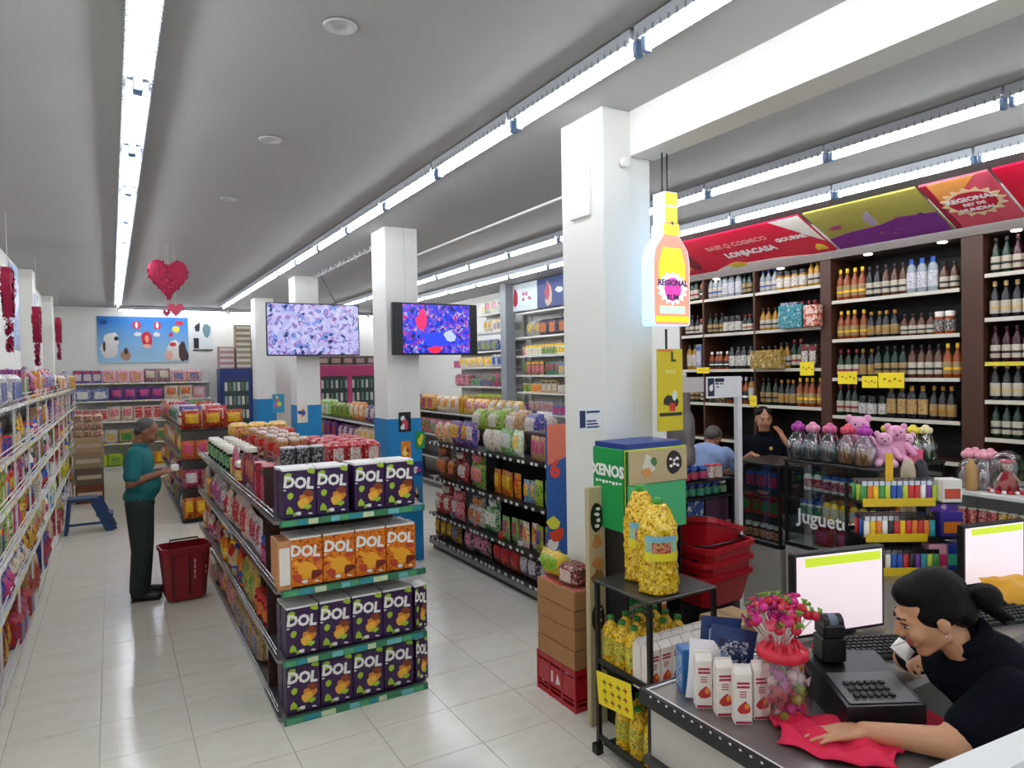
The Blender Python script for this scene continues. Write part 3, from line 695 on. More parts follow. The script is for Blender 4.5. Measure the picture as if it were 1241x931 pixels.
# ================================================================== OIL RACK
rk = thing('display_rack', 'black metal rack holding oil bottles at the counter end', 'rack', (2.42, 2.715, 0))
b = MB(); b.box(-.23, .23, -.22, .22, .915, .93, 0, bev=.004); b.build('top_shelf', mat('#4d4c4a', .35, .5), rk)
for (x, y) in ((-.215, -.205), (.215, -.205), (-.215, .205), (.215, .205)):
    b = MB(); b.box(x-.011, x+.011, y-.011, y+.011, 0.0, .914); p_ = b.build('post', black, rk)
for z in (.47, .06):
    b = MB(); b.box(-.2, .2, -.19, .19, z-.015, z); b.build('shelf', black, rk)
    b = MB(); b.box(-.2, .2, -.216, -.204, z+.02, z+.05); b.box(-.226, -.216, -.19, .19, z+.02, z+.05); b.build('rail', black, rk)
b = MB(); b.box(-.25, -.2, -.24, -.19, 0, .09, bev=.01); b.box(-.245, -.205, .185, .23, 0, .05); b.build('foot', blackp, rk)
oilm = printed('#efbb12', '#f7dc4a', '#fbeb96', 40, .15)  # pale yellow flecks are glossy glints painted into the oil colour, not ink
MATS['cooking_oil'] = oilm
def oil_mesh(r, h, big=False):
    b = MB(); pr = []; nn = 16 if big else 8
    for i in range(nn+1):
        z = h*.72*i/nn; k = 1+.05*math.sin(i*PI*.98) if big else 1+.03*(i % 2)
        pr.append((r*k*(.9 if i == 0 else 1), z))
    pr += [(r*.8, h*.8), (r*.38, h*.88), (r*.36, h*.92), (r*.42, h*.925), (r*.42, h*.99), (r*.3, h)]
    n = len(pr)-1
    b.lathe(pr, 14, ms=[0]*(n-3)+[1]*3)
    return b.mesh('bottle_body', [oilm, mat('#2f8a3a', .4)])
bodyM = oil_mesh(.045, .27)
lb = MB(); lb.lathe([(.0475, .07), (.0475, .17)], 14); lb.f = lb.f[:-2]; lb.m = lb.m[:-2]; lb.sm = lb.sm[:-2]
labelM = lb.mesh('label', [printed('#e8d33a', '#2f8f3e', '#c62828', 26)])
def oil(loc, lab, grp):
    t = thing('oil_bottle', lab, 'bottle', loc, random.uniform(0, 6), grp); link('bottle_body', bodyM, t); link('label', labelM, t)
k = 0
for j in range(3):
    for i in range(4):
        k += 1; oil((2.265+i*.1, 2.70+j*.092, .47), f'small oil bottle with green cap, {nth(i+1)} from left, {["front", "middle", "back"][j]} line of rack middle shelf', 'oil bottles on the middle shelf')
for j in range(3):
    for i in range(4): oil((2.27+i*.1, 2.57+j*.11, .06), f'oil bottle on the lowest rack shelf, {nth(i+1)} from left, {["front", "middle", "back"][j]} line', 'oil bottles on the lowest shelf')
# two tall bumpy jugs on top
def jug(loc, lab, s=1.0, hh=.5):
    t = thing('oil_jug', lab, 'bottle', loc, 0, 'tall oil bundles on the rack')
    b = MB(); nu, nv = 44, 44; vs = []; fs = []; R = random.Random(4)
    for j in range(nv+1):
        v = j/nv; z = v*hh
        env = .1*s if v < .72 else .1*s*(1-.55*((v-.72)/.28)**1.3)
        if j == 0: env *= .8
        for i in range(nu):
            a = 2*PI*i/nu; r = env*(1+.07*math.sin(5*a+j*.35)*math.cos(j*.55)+R.uniform(-.045, .045)); vs.append((r*math.cos(a), r*math.sin(a)*.9, z))
    for j in range(nv):
        for i in range(nu): q = (i+1) % nu; fs.append((j*nu+i, j*nu+q, (j+1)*nu+q, (j+1)*nu+i))
    fs += [tuple(range(nu-1, -1, -1)), tuple(range(nv*nu, nv*nu+nu))]; b.add(vs, fs, 0, True)
    b.build('bottle_body', oilm, t)
    b = MB()
    # curved label facing camera side
    n = 8; a0, a1 = math.radians(-165), math.radians(-75); Rr = .112*s
    for (z0, z1, mi, rr, aa0, aa1) in ((.2, .34, 0, Rr, a0, a1), (.2, .25, 1, Rr+.001, a0, a1), (.245, .305, 2, Rr+.0015, a0+.35, a1-.35), (.31, .34, 3, Rr+.001, a0, a1)):
        vs = []; fs = []
        for i in range(n+1):
            a = aa0+(aa1-aa0)*i/n; vs += [(rr*math.cos(a), rr*.92*math.sin(a), z0*hh/.5), (rr*math.cos(a), rr*.92*math.sin(a), z1*hh/.5)]
        for i in range(n): fs.append((2*i, 2*i+2, 2*i+3, 2*i+1))
        b.add(vs, fs, mi, True)
    b.build('label', [mat('#9cc6a8'), mat('#e8d92a'), printed('#c8442a', '#e8c8b0', '#8fc93a', 40), mat('#7fbcd0')], t)
    b = MB(); b.lathe([(.022, hh-.002), (.025, hh+.008), (.025, hh+.028), (.018, hh+.032)], 12); b.build('cap', mat('#3f9a3f'), t)
jug((2.345, 2.6, .93), 'tall bumpy yellow oil bundle with picture label on rack top', 1.0, .44)
jug((2.405, 2.80, .93), 'second yellow oil bundle half hidden behind the labelled one', .88, .47)
# white snack cartons: gable bags
wc = [mat('#efe6dc', .45), mat('#c4322a', .45), mat('#b02a4a', .45), mat('#e8903a', .45)]
def snack_box_parts():
    b = MB(); w, d, h = .055, .045, .19
    b.box(-w/2, w/2, -d/2, d/2, 0, h*.86, 0, bev=.002)
    b.add([(-w/2, -d/2, h*.86), (w/2, -d/2, h*.86), (w/2, d/2, h*.86), (-w/2, d/2, h*.86), (-w/2, 0, h*.97), (w/2, 0, h*.97)], [(0, 1, 5, 4), (2, 3, 4, 5), (0, 4, 3), (1, 2, 5)], 0)
    b.box(-w/2, w/2, -.0015, .0015, h*.96, h, 0); body = b.mesh('box_body', wc)
    b = MB(); f = -d/2
    b.poly(blob(.002, .055, .023, .02, 9, .25, 3), f-.001, f, 1); b.poly(blob(.01, .06, .01, .01, 8, .25, 4), f-.0015, f, 3)
    for z in (.12, .132): b.box(-.02, .02, f-.001, f, z, z+.007, 2)
    b.box(-.025, .025, f-.001, f, .004, .012, 2)
    for k in range(3): b.box(-.012, .01, f-.001, f, .09+.008*k, .093+.008*k, 2)
    return body, b.mesh('picture', wc)
SB = snack_box_parts()
def snack(loc, rz, lab, grp, s=1):
    t = thing('snack_carton', lab, 'carton', loc, rz, grp); t.scale = (s, s, s); link('box_body', SB[0], t); link('picture', SB[1], t)
for j in range(2):
    for i in range(6): snack((2.24+i*.076, 2.545+j*.066, .47), 0, f'white carton with red picture, {nth(i+1)} from left, {["front", "rear"][j]} row on the oil rack', 'white cartons on the oil rack', 1.3)
# yellow price card
t = thing('price_card', 'large tilted yellow price card on the oil rack side', 'sign', (2.178, 2.75, .39))
b = MB(); b.box(-.004, 0, -.14, .14, -.085, .085); b.build('card', yellow, t)
b = MB(); R = random.Random(3)
for k in range(12):
    x = -.11+.055*(k % 4)+R.uniform(0, .01); z = -.055+.045*(k//4); b.box(-.0052, -.004, x, x+.03, z, z+.009, k % 2); b.box(-.0052, -.004, x+.01, x+.015, z-.012, z+.02, k % 2)
b.build('handwriting', [mat('#c2541c'), mat('#8a7a1c')], t); t.rotation_euler = (-.12, 0, 0)

# ================================================================== CHECKOUT COUNTER
ct = thing('checkout_counter', 'steel topped checkout counter in the foreground', 'counter')
steel = mat('#8e8a88', .3, .7, name='brushed_steel', bump=.02, bscale=30)
b = MB(); b.box(1.55, 2.2, -.6, 1.79, .92, .95, 0); b.box(2.2, 4.4, 1.35, 1.9, .92, .95, 0); b.box(3.1, 4.4, 1.9, 2.42, .92, .95, 0); b.build('worktop', steel, ct)
b = MB(); b.box(1.535, 1.55, -.6, 1.805, .905, .955); b.box(1.55, 2.2, 1.79, 1.805, .905, .955); b.build('rim', black, ct)
b = MB(); b.box(1.55, 1.558, -.6, 1.79, .9505, .9545); b.box(1.558, 2.2, 1.782, 1.79, .9505, .9545)
for k in range(60): b.box(1.5335, 1.535, -.5+k*.038, -.492+k*.038, .945, .951)
b.build('rim_strip', mat('#dadad6', .4), ct)
b = MB(); b.box(1.56, 2.19, -.6, 1.775, .73, .905, 0); b.build('apron', mat('#b9b4aa', .5), ct)
b = MB(); b.box(1.54, 2.2, -.6, 1.79, .70, .73); b.build('lower_rim', mat('#3c3c3e', .4, .4), ct)
b = MB(); b.box(1.62, 2.12, -.6, 1.7, 0, .70); b.box(2.3, 4.35, 1.45, 1.85, 0, .92); b.box(3.15, 4.35, 1.85, 2.38, 0, .92); b.build('cabinet', mat('#3a3735', .6), ct)
# cartons on counter
for k, (px, py, rz) in enumerate(((868, 868, .35), (893, 874, .3), (922, 880, .25), (850, 858, .4))):
    pass
cn = [(1.565, 1.575, 'leftmost white snack carton on the counter, blue side showing'), (1.615, 1.515, 'second white snack carton from the left on the counter'), (1.645, 1.45, 'third white snack carton from the left, tallest looking'), (1.70, 1.455, 'white snack carton nearest the candy jar')]
cn = [(atz(855, 862, .95), 'leftmost white snack carton on the counter'), (atz(880, 872, .95), 'second white snack carton from the left on the counter'), (atz(903, 882, .95), 'third white snack carton from the left on the counter'), (atz(925, 876, .95), 'white snack carton nearest the candy jar')]
for p, lab in cn: snack((p.x+.02, p.y+.03, .95), -.55+random.uniform(-.06, .06), lab, 'white cartons on the counter', .95)
p = atz(838, 850, .95)
b = MB(); b.box(-.02, .02, -.03, .03, 0, .15, 0, bev=.003); b.box(-.022, -.02, -.025, .025, .02, .13, 1); tag(b.build('blue_carton', [mat('#2a6aa8', .4), printed('#3a8cc8', '#e9e4d8', '#c62828', 50)], None, (p.x+.04, p.y+.07, .95), -.4), 'blue carton at the left end of the counter cartons', 'carton')
b = pillow(.12, .05, .19, seed=5, lumpy=.2); t = tag(b.build('snack_bag', [mat('#e4e0e0', .35), mat('#e4e0e0', .35)], None, (1.66, 1.63, .98), -.55), 'white snack bag with red patch standing behind the cartons', 'bag'); t.rotation_euler = (-.15, 0.12, -.55); t.location = (1.66, 1.63, .955)
b = MB(); b.poly(blob(0, .06, .035, .02, 10, .3, 3), -.03, -.02, 0); b.poly(blob(-.02, .13, .012, .01, 8, .3, 4), -.0295, -.02, 1); b.poly(blob(.02, .12, .015, .01, 8, .3, 4), -.0295, -.02, 1); b.build('picture', [mat('#c8322e'), mat('#1c2a55')], t)
for k, (x, y, ang) in enumerate(((1.77, 1.68, -.4), (1.73, 1.60, -.7))):
    b = pillow(.15, .05, .23, seed=8+k, lumpy=.2); t = tag(b.build('snack_bag', [mat('#1b3566', .3), printed('#1b3566', '#e9e4d8', '#8fa8d0', 24)], None, (x, y, .955), ang), ['navy blue snack bag standing at the back of the counter goods', 'navy blue snack bag with white print beside the candy jar'][k], 'bag', 'navy bags on the counter')
    t.rotation_euler = (-.1, .15, ang)
# candy jar
jr = thing('candy_jar', 'clear plastic candy jar with scalloped red lid on the counter', 'jar', (1.80, 1.43, .95))
b = MB(); b.lathe([(.07, 0), (.082, .012), (.086, .05), (.088, .1), (.085, .15), (.07, .178), (.07, .19)], 20); b.f = b.f[:-1]; b.m = b.m[:-1]; b.sm = b.sm[:-1]; b.build('jar_wall', glass('jar_plastic', '#f2e0e6', .1, .82), jr)
b = MB(); b.lathe([(.073, .188), (.078, .192), (.078, .212), (.06, .222), (.02, .226)], 20)
for k in range(12):
    a = 2*PI*k/12; b.cap((.06*math.cos(a), .06*math.sin(a), .212), .012, (.045*math.cos(a), .045*math.sin(a), .238), .005, 0, 6)
b.build('lid', mat('#d8203a', .3), jr)
cand = []
for k, (c, cw) in enumerate((('#d94f6a', 'pink'), ('#e9e4d8', 'white'), ('#c62840', 'red'), ('#8fb93a', 'green'), ('#d8a63a', 'yellow'), ('#b84a9a', 'magenta'))):
    b = MB(); b.ell((0, 0, 0), (.017, .012, .012), 0, 8, 5); 
    for s in (-1, 1): b.add([(s*.014, 0, 0), (s*.028, .009, .006), (s*.028, -.009, -.006)], [(0, 1, 2)])
    cand.append((b.mesh('candy', [mat(c, .3)]), cw))
R = random.Random(5); k = 0
for lay in range(6):
    for i in range(8):
        a = 2*PI*i/8+lay*.4; r = .06 if i % 4 else .03; me, cw = cand[R.randrange(6)]
        o = link('candy', me, None, (1.80+r*.85*math.cos(a), 1.43+r*.85*math.sin(a), .968+lay*.026)); o.scale = (1.05, 1.45, 1.45); o.rotation_euler = (R.uniform(0, 6), R.uniform(0, 6), R.uniform(0, 6)); k += 1
        tag(o, f'{cw} wrapped candy inside the clear candy jar', 'candy', f'{cw} candies in the candy jar')
# lollipops
lolc = [('#c8203a', 'red'), ('#d8308a', 'magenta'), ('#e0546a', 'coral'), ('#d9c23a', 'yellow'), ('#8a1f5a', 'purple')]
lm = {}
for c, nme in lolc:
    b = MB(); b.ell((0, 0, 0), (.016, .016, .015), 0, 9, 6); hm_ = b.mesh('candy_head', [mat(c, .25)]); 
    b = MB(); b.add([(0, 0, .012), (.018, .004, .026), (.012, -.01, .03), (-.014, .006, .03), (-.016, -.006, .024), (0, .014, .028)], [(0, 1, 2), (0, 3, 4), (0, 5, 1), (0, 2, 3)]); wm = b.mesh('wrapper_tuft', [mat('#7fae4a' if nme in ('red', 'yellow') else c, .35)])
    lm[nme] = (hm_, wm)
b = MB(); b.tube([(0, 0, 0), (0, 0, -.09)], .0025, 5); stick = b.mesh('stick', [mat('#efefe8', .4)])
R = random.Random(11)
for i in range(44):
    a = R.uniform(0, 2*PI); rr = .105*math.sqrt(R.random()); ph = R.uniform(0, 1)
    v = Vector((rr*math.cos(a)*1.15, rr*math.sin(a)*.9, .085+.055*(1-rr/.14)*ph+.015*ph))
    nme = lolc[R.choice((0, 0, 1, 1, 2, 2, 3, 4))][1]
    t = thing('lollipop', f'{nme} lollipop in the bouquet above the candy jar', 'lollipop', Vector((1.80, 1.44, 1.165))+v, 0, f'{nme} lollipops above the candy jar')
    dr = (v-Vector((0, 0, -.03))).normalized(); t.rotation_mode = 'QUATERNION'; t.rotation_quaternion = dr.to_track_quat('Z', 'Y')
    link('candy_head', lm[nme][0], t); link('wrapper_tuft', lm[nme][1], t); link('stick', stick, t)
# bottles behind the jar
for k, (x, y, c, capc, lab) in enumerate(((1.925, 1.50, '#bcd0e4', '#2a5ab0', 'small clear bottle with blue cap right of the candy jar'), (1.935, 1.575, '#b8c8d8', '#f2c21a', 'small clear bottle with yellow cap behind the blue capped one'), (1.875, 1.55, '#b0bccc', '#e9e4d8', 'small clear bottle with white cap beside the candy jar'))):
    t = thing('water_bottle', lab, 'bottle', (x, y, .95), 0, 'small clear bottles by the candy jar')
    b = MB(); b.lathe([(.02, 0), (.025, .01), (.025, .1), (.012, .13), (.012, .137)], 12); b.build('bottle_body', mat(c, .1, trans=.3), t)
    b = MB(); b.lathe([(.0135, .136), (.0135, .152)], 10); b.build('cap', mat(capc, .4), t)
# yellow/green packet behind flowers
place('sack', (.14, .08, .12), ('#8fc93a', '#f2c21a', '#e9e4d8'), (1.93, 1.74, .95), -.5, 'lime green bag at the back edge of the checkout counter', 'loose counter bags')
# beige cartons behind
for k, (x, y, z, w, d, h) in enumerate(((2.87, 2.6, 0, .26, .24, .7), (2.62, 2.2, 0, .3, .26, .72))):
    b = MB(); b.box(-w/2, w/2, -d/2, d/2, 0, h, 0, bev=.004); b.box(-.02, .02, -d/2-.001, d/2+.001, h, h+.001, 1)
    tag(b.build('cardboard_box', [mat('#b89a74', .8, name='pale_card'), mat('#9a7d54', .5)], None, (x, y, z)), ['tall beige cardboard box under the red basket stack', 'beige cardboard box between the oil rack and the counter'][k], 'box')
# ---- receipt printer / scale device
pr = thing('scale_device', 'black weighing and label device with keypad on the counter', 'device', (2.0, 1.3, .95), -.5)
b = MB(); b.add([(-.1, -.11, 0), (.14, -.11, 0), (.14, .17, 0), (-.1, .17, 0), (-.1, -.11, .085), (.14, -.11, .085), (.14, .17, .135), (-.1, .17, .135)], [(3, 2, 1, 0), (4, 5, 6, 7), (0, 1, 5, 4), (1, 2, 6, 5), (2, 3, 7, 6), (3, 0, 4, 7)]); b.build('housing', blackp, pr)
b = MB(); sl = .05/.28
def slz(y): return .085+(y+.11)*sl
b.add([(-.085, -.1, slz(-.1)+.003), (.125, -.1, slz(-.1)+.003), (.125, .05, slz(.05)+.003), (-.085, .05, slz(.05)+.003)], [(0, 1, 2, 3)]); b.build('top_plate', mat('#5c5a5a', .4), pr)
for i in range(6):
    for j in range(3):
        b = MB(); x = -.05+i*.022; y = -.07+j*.03; b.box(x-.008, x+.008, y-.01, y+.01, slz(y)+.004, slz(y)+.011, bev=.002); b.build('key', mat('#141316'), pr)
rp = thing('receipt_printer', 'small black receipt printer standing on the back of the keypad device', 'printer', (2.03, 1.425, 1.078), -.5); rp.scale = (.66, .66, .62)
b = MB(); b.box(-.055, .055, -.055, .06, .13, .2, bev=.01); b.box(-.06, .06, -.05, .065, 0, .129, bev=.008); b.build('housing', blackp, rp)
b = MB(Matrix.Translation((0, 0, .2)) @ Matrix.Rotation(PI/2, 4, 'Y')); b.lathe([(.045, -.05), (.045, .05)], 16); b.build('paper_cover', mat('#1d1d20', .25), rp)
b = MB(Matrix.Translation((0, 0, .2)) @ Matrix.Rotation(PI/2, 4, 'Y')); b.lathe([(.0456, -.02), (.0456, .02)], 16); b.build('stripe', mat('#6a7488', .4), rp)
b = MB(); b.box(.056, .06, -.03, .03, .15, .19); b.build('inner_panel', mat('#6a1420'), rp)
# ---- keyboard
kb = thing('keyboard', 'black keyboard lying on the counter between cashier and screen', 'keyboard', (2.55, 1.55, .95), -.45)
b = MB(); b.box(-.2, .2, -.09, .09, 0, .02, bev=.005); b.build('case', blackp, kb)
b = MB(); b.box(-.008, .008, -.008, .008, .02, .03, bev=.002); km = b.mesh('key', [mat('#2b2a2c', .5)])
for i in range(18):
    for j in range(6): link('key', km, kb, (-.185+i*.0215, -.075+j*.029, 0))
p = Vector((2.33, 1.7, .95))
for k, (c, dx, dy) in enumerate((('#c8203a', 0, 0), ('#e9a23a', .05, .02), ('#c8203a', .09, -.01))):
    b = MB(); b.ell((0, 0, .012), (.02, .014, .012), 0, 8, 5); tag(b.build('candy', mat(c, .3), None, p+Vector((dx, dy, 0))), ['red candy behind the receipt printer', 'orange candy behind the receipt printer, middle of three', 'red candy farthest right behind the printer'][k], 'candy', 'loose candies on the counter')
b = MB(); b.box(-.06, .06, -.08, .08, 0, .02, bev=.004); tag(b.build('notebook', mat('#c81f3a', .5), None, (2.1, 1.13, .95), -.3), 'red booklet under the cashier beside the device', 'book')
# ---- monitors
def monitor(p0, p1, z0, h, lab, seed):
    p0 = Vector(p0); p1 = Vector(p1); mid = (p0+p1)/2; w = (p1-p0).length; ang = math.atan2(p1.y-p0.y, p1.x-p0.x)
    t = thing('monitor', lab, 'monitor', (mid.x, mid.y, z0), ang)
    b = MB(); b.box(-w/2-.014, w/2+.014, 0, .035, .03-.014, .03+h+.014, bev=.004); b.build('bezel', blackp, t)
    b = MB(); b.box(-w/2, w/2, -.0015, -.0003, .03, .03+h); b.build('screen', mat('#f1dfe4', .3, name='pale_screen', emis=.42), t)
    b = MB(); b.box(-w/2+.04, w/2-.008, -.0025, -.0015, .03+h*.86, .03+h*.975); b.build('title_bar', mat('#c3d82a', .3, name='lime_bar', emis=.45), t)
    b = MB(); b.box(-.03, .03, .035, .05, 0, .2); b.box(-.1, .1, 0.02, .13, 0, .012, bev=.003); b.build('stand', blackp, t)
p0 = atz(966, 776, .965); p1 = atz(1069, 760, .965); monitor((p0.x, p0.y, 0), (p1.x, p1.y, 0), .952, .31, 'checkout monitor with blank pale screen and lime bar, left of the cashier', 1)
p0 = atz(1170, 713, .965); p1 = atz(1240, 702, .965); monitor((p0.x, p0.y, 0), (p1.x, p1.y, 0), .952, .27, 'second checkout monitor with lime bar, right of the lighter stand', 2)
b = pillow(.26, .14, .16, lumpy=.35, seed=9); o = tag(b.build('plastic_bag', [mat('#e2a21c', .35)]*2, None, (3.55, 1.5, .955), -.3), 'crumpled orange-yellow plastic bag at the right edge', 'bag')
o.rotation_euler = (-1.0, 0, -.4)
b = MB(); b.box(-.2, .2, -.08, .08, 0, .02, bev=.004); t = tag(b.build('keyboard', blackp, None, (3.25, 1.5, .95), -.3), 'dark keyboard under the second monitor behind the cashier', 'keyboard')
for i in range(16):
    for j in range(5): link('key', km, t, (-.18+i*.0235, -.062+j*.03, 0))
# ---- near white ledge
b = MB(); p = aty(1118, 934, .62); q = aty(1300, 858, .62)
b.add([tuple(v) for v in (p, q, q+Vector((0, -.06, 0)), p+Vector((0, -.06, 0)), Vector((p.x, .62, 0)), Vector((q.x, .62, 0)), Vector((q.x, .56, 0)), Vector((p.x, .56, 0)))], [(0, 1, 2, 3), (7, 6, 5, 4), (4, 5, 1, 0), (5, 6, 2, 1), (6, 7, 3, 2), (7, 4, 0, 3)])
tag(b.build('partition', mat('#e6e6e4', .5)), 'white sloping partition edge in the lower right corner', 'partition')

# ================================================================== BASKETS
bpy.context.view_layer.update()
def basket_parts():
    b = MB(); w, d, h = .47, .33, .2
    def ring(z, k): 
        x, y, c = w/2*k, d/2*k, .04; return [(-x+c, -y, z), (x-c, -y, z), (x, -y+c, z), (x, y-c, z), (x-c, y, z), (-x+c, y, z), (-x, y-c, z), (-x, -y+c, z)]
    rs = [ring(.005, .78), ring(.1, .88), ring(h-.03, .95), ring(h-.03, 1.03), ring(h, 1.03), ring(h, .95), ring(.1, .86), ring(.012, .76)]
    vs = sum(rs, []); fs = [tuple(range(7, -1, -1)), tuple(range(56, 64))]
    for r in range(7):
        for i in range(8): j = (i+1) % 8; fs.append((r*8+i, r*8+j, r*8+8+j, r*8+8+i))
    b.add(vs, fs); body = b.mesh('basket_body', [redp])
    b = MB()
    for s in (-1, 1):
        b.tube([(-.22, s*.02, h+.002), (-.2, s*.1, h+.006), (.0, s*.135, h+.008), (.2, s*.1, h+.006), (.22, s*.02, h+.002)], .007, 6)
    hd = b.mesh('handle', [blackp]); return body, hd
BP = basket_parts()
for k in range(9):
    z = .79+.001-.0+(k-6)*.088+.0
    if k < 6: continue
    t = thing('shopping_basket', ['lowest red shopping basket of the stack by the oil rack', 'middle red shopping basket of the stack', 'third red shopping basket from the bottom of the stack'][k-6], 'basket', (3.2, 3.08-.01*k+.06, .6+(k-6)*.088), -.1+.03*k, 'red shopping baskets in a stack')
    link('basket_body', BP[0], t); link('handle', BP[1], t)
b = MB(); b.box(-.15, .15, -.1, .1, 0, .598, bev=.01); tag(b.build('basket_stand', blackp, None, (3.17, 3.08, 0)), 'black plinth carrying the red basket stack', 'stand')
t = thing('shopping_basket', 'topmost red shopping basket tipped up on the stack', 'basket', (3.2, 3.12, .875), -.1, 'red shopping baskets in a stack')
link('basket_body', BP[0], t); link('handle', BP[1], t); t.rotation_euler = (-.1, .3, .3)
# man's rolling basket
t = thing('rolling_basket', 'tall dark red shopping basket on the floor by the man', 'basket', (.54, 6.98, 0), .1)
w, d, h = .4, .3, .5; b = MB()
def ringr(z, k):
    x, y, c = w/2*k, d/2*k, .04; return [(-x+c, -y, z), (x-c, -y, z), (x, -y+c, z), (x, y-c, z), (x-c, y, z), (-x+c, y, z), (-x, y-c, z), (-x, -y+c, z)]
rs = [ringr(.02, .78), ringr(.04, .82), ringr(h-.04, 1.0), ringr(h-.04, 1.06), ringr(h, 1.06), ringr(h, 1.0), ringr(.05, .8)]
vs = sum(rs, []); fs = [tuple(range(7, -1, -1)), tuple(range(48, 56))]
for r in range(6):
    for i in range(8): j = (i+1) % 8; fs.append((r*8+i, r*8+j, r*8+8+j, r*8+8+i))
b.add(vs, fs); b.build('basket_body', mat('#8f1220', .35), t)
b = MB()
for x in (-.12, .02, .13):
    b.box(x-.006, x+.006, -d/2-.012, -d/2+.02, .06, .44)
b.build('rib', mat('#5a0a14', .4), t)
b = MB()
for k in range(4): b.box(.055, .066, -d/2-.002+.008*(3-k)-.012, -d/2+.03, .2+.05*k, .235+.05*k); b.box(.15, .158, -d/2-.002+.008*(3-k)-.012, -d/2+.03, .24+.05*k, .26+.05*k) if k < 2 else None
b.build('slot', mat('#e0b8b8', .5), t)
b = MB(); b.tube([(-.12, 0, h), (-.12, 0, h+.05), (.12, 0, h+.05), (.12, 0, h)], .009, 6); b.build('handle', blackp, t)
for s in (-1, 1):
    b = MB(Matrix.Translation((s*.1, .08, .02)) @ Matrix.Rotation(PI/2, 4, 'Y')); b.lathe([(.02, -.012), (.02, .012)], 10); b.build('wheel', blackp, t)
# kick stool
t = thing('step_stool', 'blue plastic step stool on the floor by the left rack', 'stool', (-.32, 10.75, 0))
bm_ = mat('#1d3c66', .45)
b = MB(); b.box(-.22, .12, -.15, .15, .42, .46, bev=.01); b.build('top_step', bm_, t)
b = MB(); b.box(.1, .3, -.15, .15, .2, .235, bev=.01); b.build('low_step', bm_, t)
for s in (-1, 1):
    for (p_, q_) in (((-.2, s*.13, .42), (-.24, s*.14, 0)), ((.1, s*.13, .42), (.28, s*.14, 0))):
        b = MB(); b.obox(p_, q_, .04, .13); b.build('leg', bm_, t)
b = MB(); b.obox((-.22, -.13, .12), (.22, -.13, .12), .03, .03); b.build('brace', bm_, t)
# cartons stack by left rack
zz = 0
for k, (h, c, lab) in enumerate(((.3, '#7a4228', 'brown'), (.26, '#6a5a48', 'dark tan'), (.26, '#a08a6a', 'tan'), (.24, '#b79a76', 'pale tan'))):
    b = MB(); b.box(-.2, .2, -.2, .2, 0, h, 0, bev=.004); b.box(-.17, .17, -.2015, -.2, h*.35, h*.6, 1)
    tag(b.build('cardboard_box', [mat(c, .8), mat('#cbb79a', .7)], None, (-.35, 13.3, zz), random.uniform(-.05, .05)), f'{lab} cardboard box, {["lowest", "second", "third", "topmost"][k]} of the stack behind the blue stool', 'box', 'cardboard boxes behind the stool'); zz += h+.002
for i in range(3):
    for j in range(3): place('roll_pack', (.13, .2, .12), ('#c9a66b', '#8e1f2d', '#e9e4d8'), (-.49+i*.14, 13.3, zz+.125*j), 0, f'beige and red packet, {nth(i+1)} from left, layer {["one", "two", "three"][j]} on the box stack', 'packets on the cardboard boxes')
# ================================================================== SCREENS
def tv(x0, x1, z0, z1, Y, mats, lab, bars=0, seed=0, rows=12):
    t = thing('television', lab, 'television', ((x0+x1)/2, Y, z0)); w = x1-x0; h = z1-z0
    b = MB(); b.box(-w/2, w/2, 0, .05, 0, h, bev=.006); b.build('case', blackp, t)
    b = MB(); b.box(-w/2+.015+bars, w/2-.015-bars*.8, -.002, -.0005, .02, h-.015); b.build('screen', mats, t)
    xb = 2.7-(x0+x1)/2; b = MB(); b.box(xb-.08, xb+.08, .05, (.168 if Y < 8 else .198), h*.3, h*.7); b.build('wall_bracket', black, t)
    return t
def screenmat(name, base, cols, st, scale):
    m, nt, bs = newmat(name); N = nt.nodes; L = nt.links
    tc = N.new('ShaderNodeTexCoord'); v = N.new('ShaderNodeTexVoronoi'); v.inputs['Scale'].default_value = scale
    n = N.new('ShaderNodeTexNoise'); n.inputs['Scale'].default_value = scale*.35; n.inputs['Detail'].default_value = 3
    L.new(tc.outputs['Object'], v.inputs['Vector']); L.new(tc.outputs['Object'], n.inputs['Vector'])
    mx = N.new('ShaderNodeMath'); mx.operation = 'MULTIPLY_ADD'; mx.inputs[1].default_value = .45
    sp = N.new('ShaderNodeSeparateColor'); L.new(v.outputs['Color'], sp.inputs[0]); L.new(sp.outputs[0], mx.inputs[0]); 
    ml = N.new('ShaderNodeMath'); ml.operation = 'MULTIPLY_ADD'; ml.inputs[1].default_value = 1.0; ml.inputs[2].default_value = -.22; L.new(n.outputs['Fac'], ml.inputs[0]); L.new(ml.outputs[0], mx.inputs[2])
    cr = N.new('ShaderNodeValToRGB'); cr.color_ramp.interpolation = 'CONSTANT'
    el = cr.color_ramp.elements; el[0].color = (*srgb(cols[0][1]), 1); el[0].position = 0; el[1].position = cols[1][0]; el[1].color = (*srgb(cols[1][1]), 1)
    for p_, c_ in cols[2:]: e = el.new(p_); e.color = (*srgb(c_), 1)
    L.new(mx.outputs[0], cr.inputs[0]); bs.inputs['Base Color'].default_value = (0, 0, 0, 1); bs.inputs['Roughness'].default_value = .2
    L.new(cr.outputs[0], bs.inputs['Emission Color']); bs.inputs['Emission Strength'].default_value = st; return m
s1 = screenmat('pale_picture', '', [(0, '#24265c'), (.27, '#6a86d0'), (.36, '#a05a9a'), (.40, '#a9a8da'), (.55, '#bcbae2'), (.70, '#8f8ed0'), (.76, '#6a3a80'), (.8, '#a9a6e0')], .8, 16)
s2 = screenmat('vivid_picture', '', [(0, '#0a1466'), (.3, '#1a2ad0'), (.45, '#6a2ab0'), (.53, '#2a55e8'), (.62, '#b01a70'), (.68, '#8fa0f0'), (.74, '#1a1a90')], .9, 26)
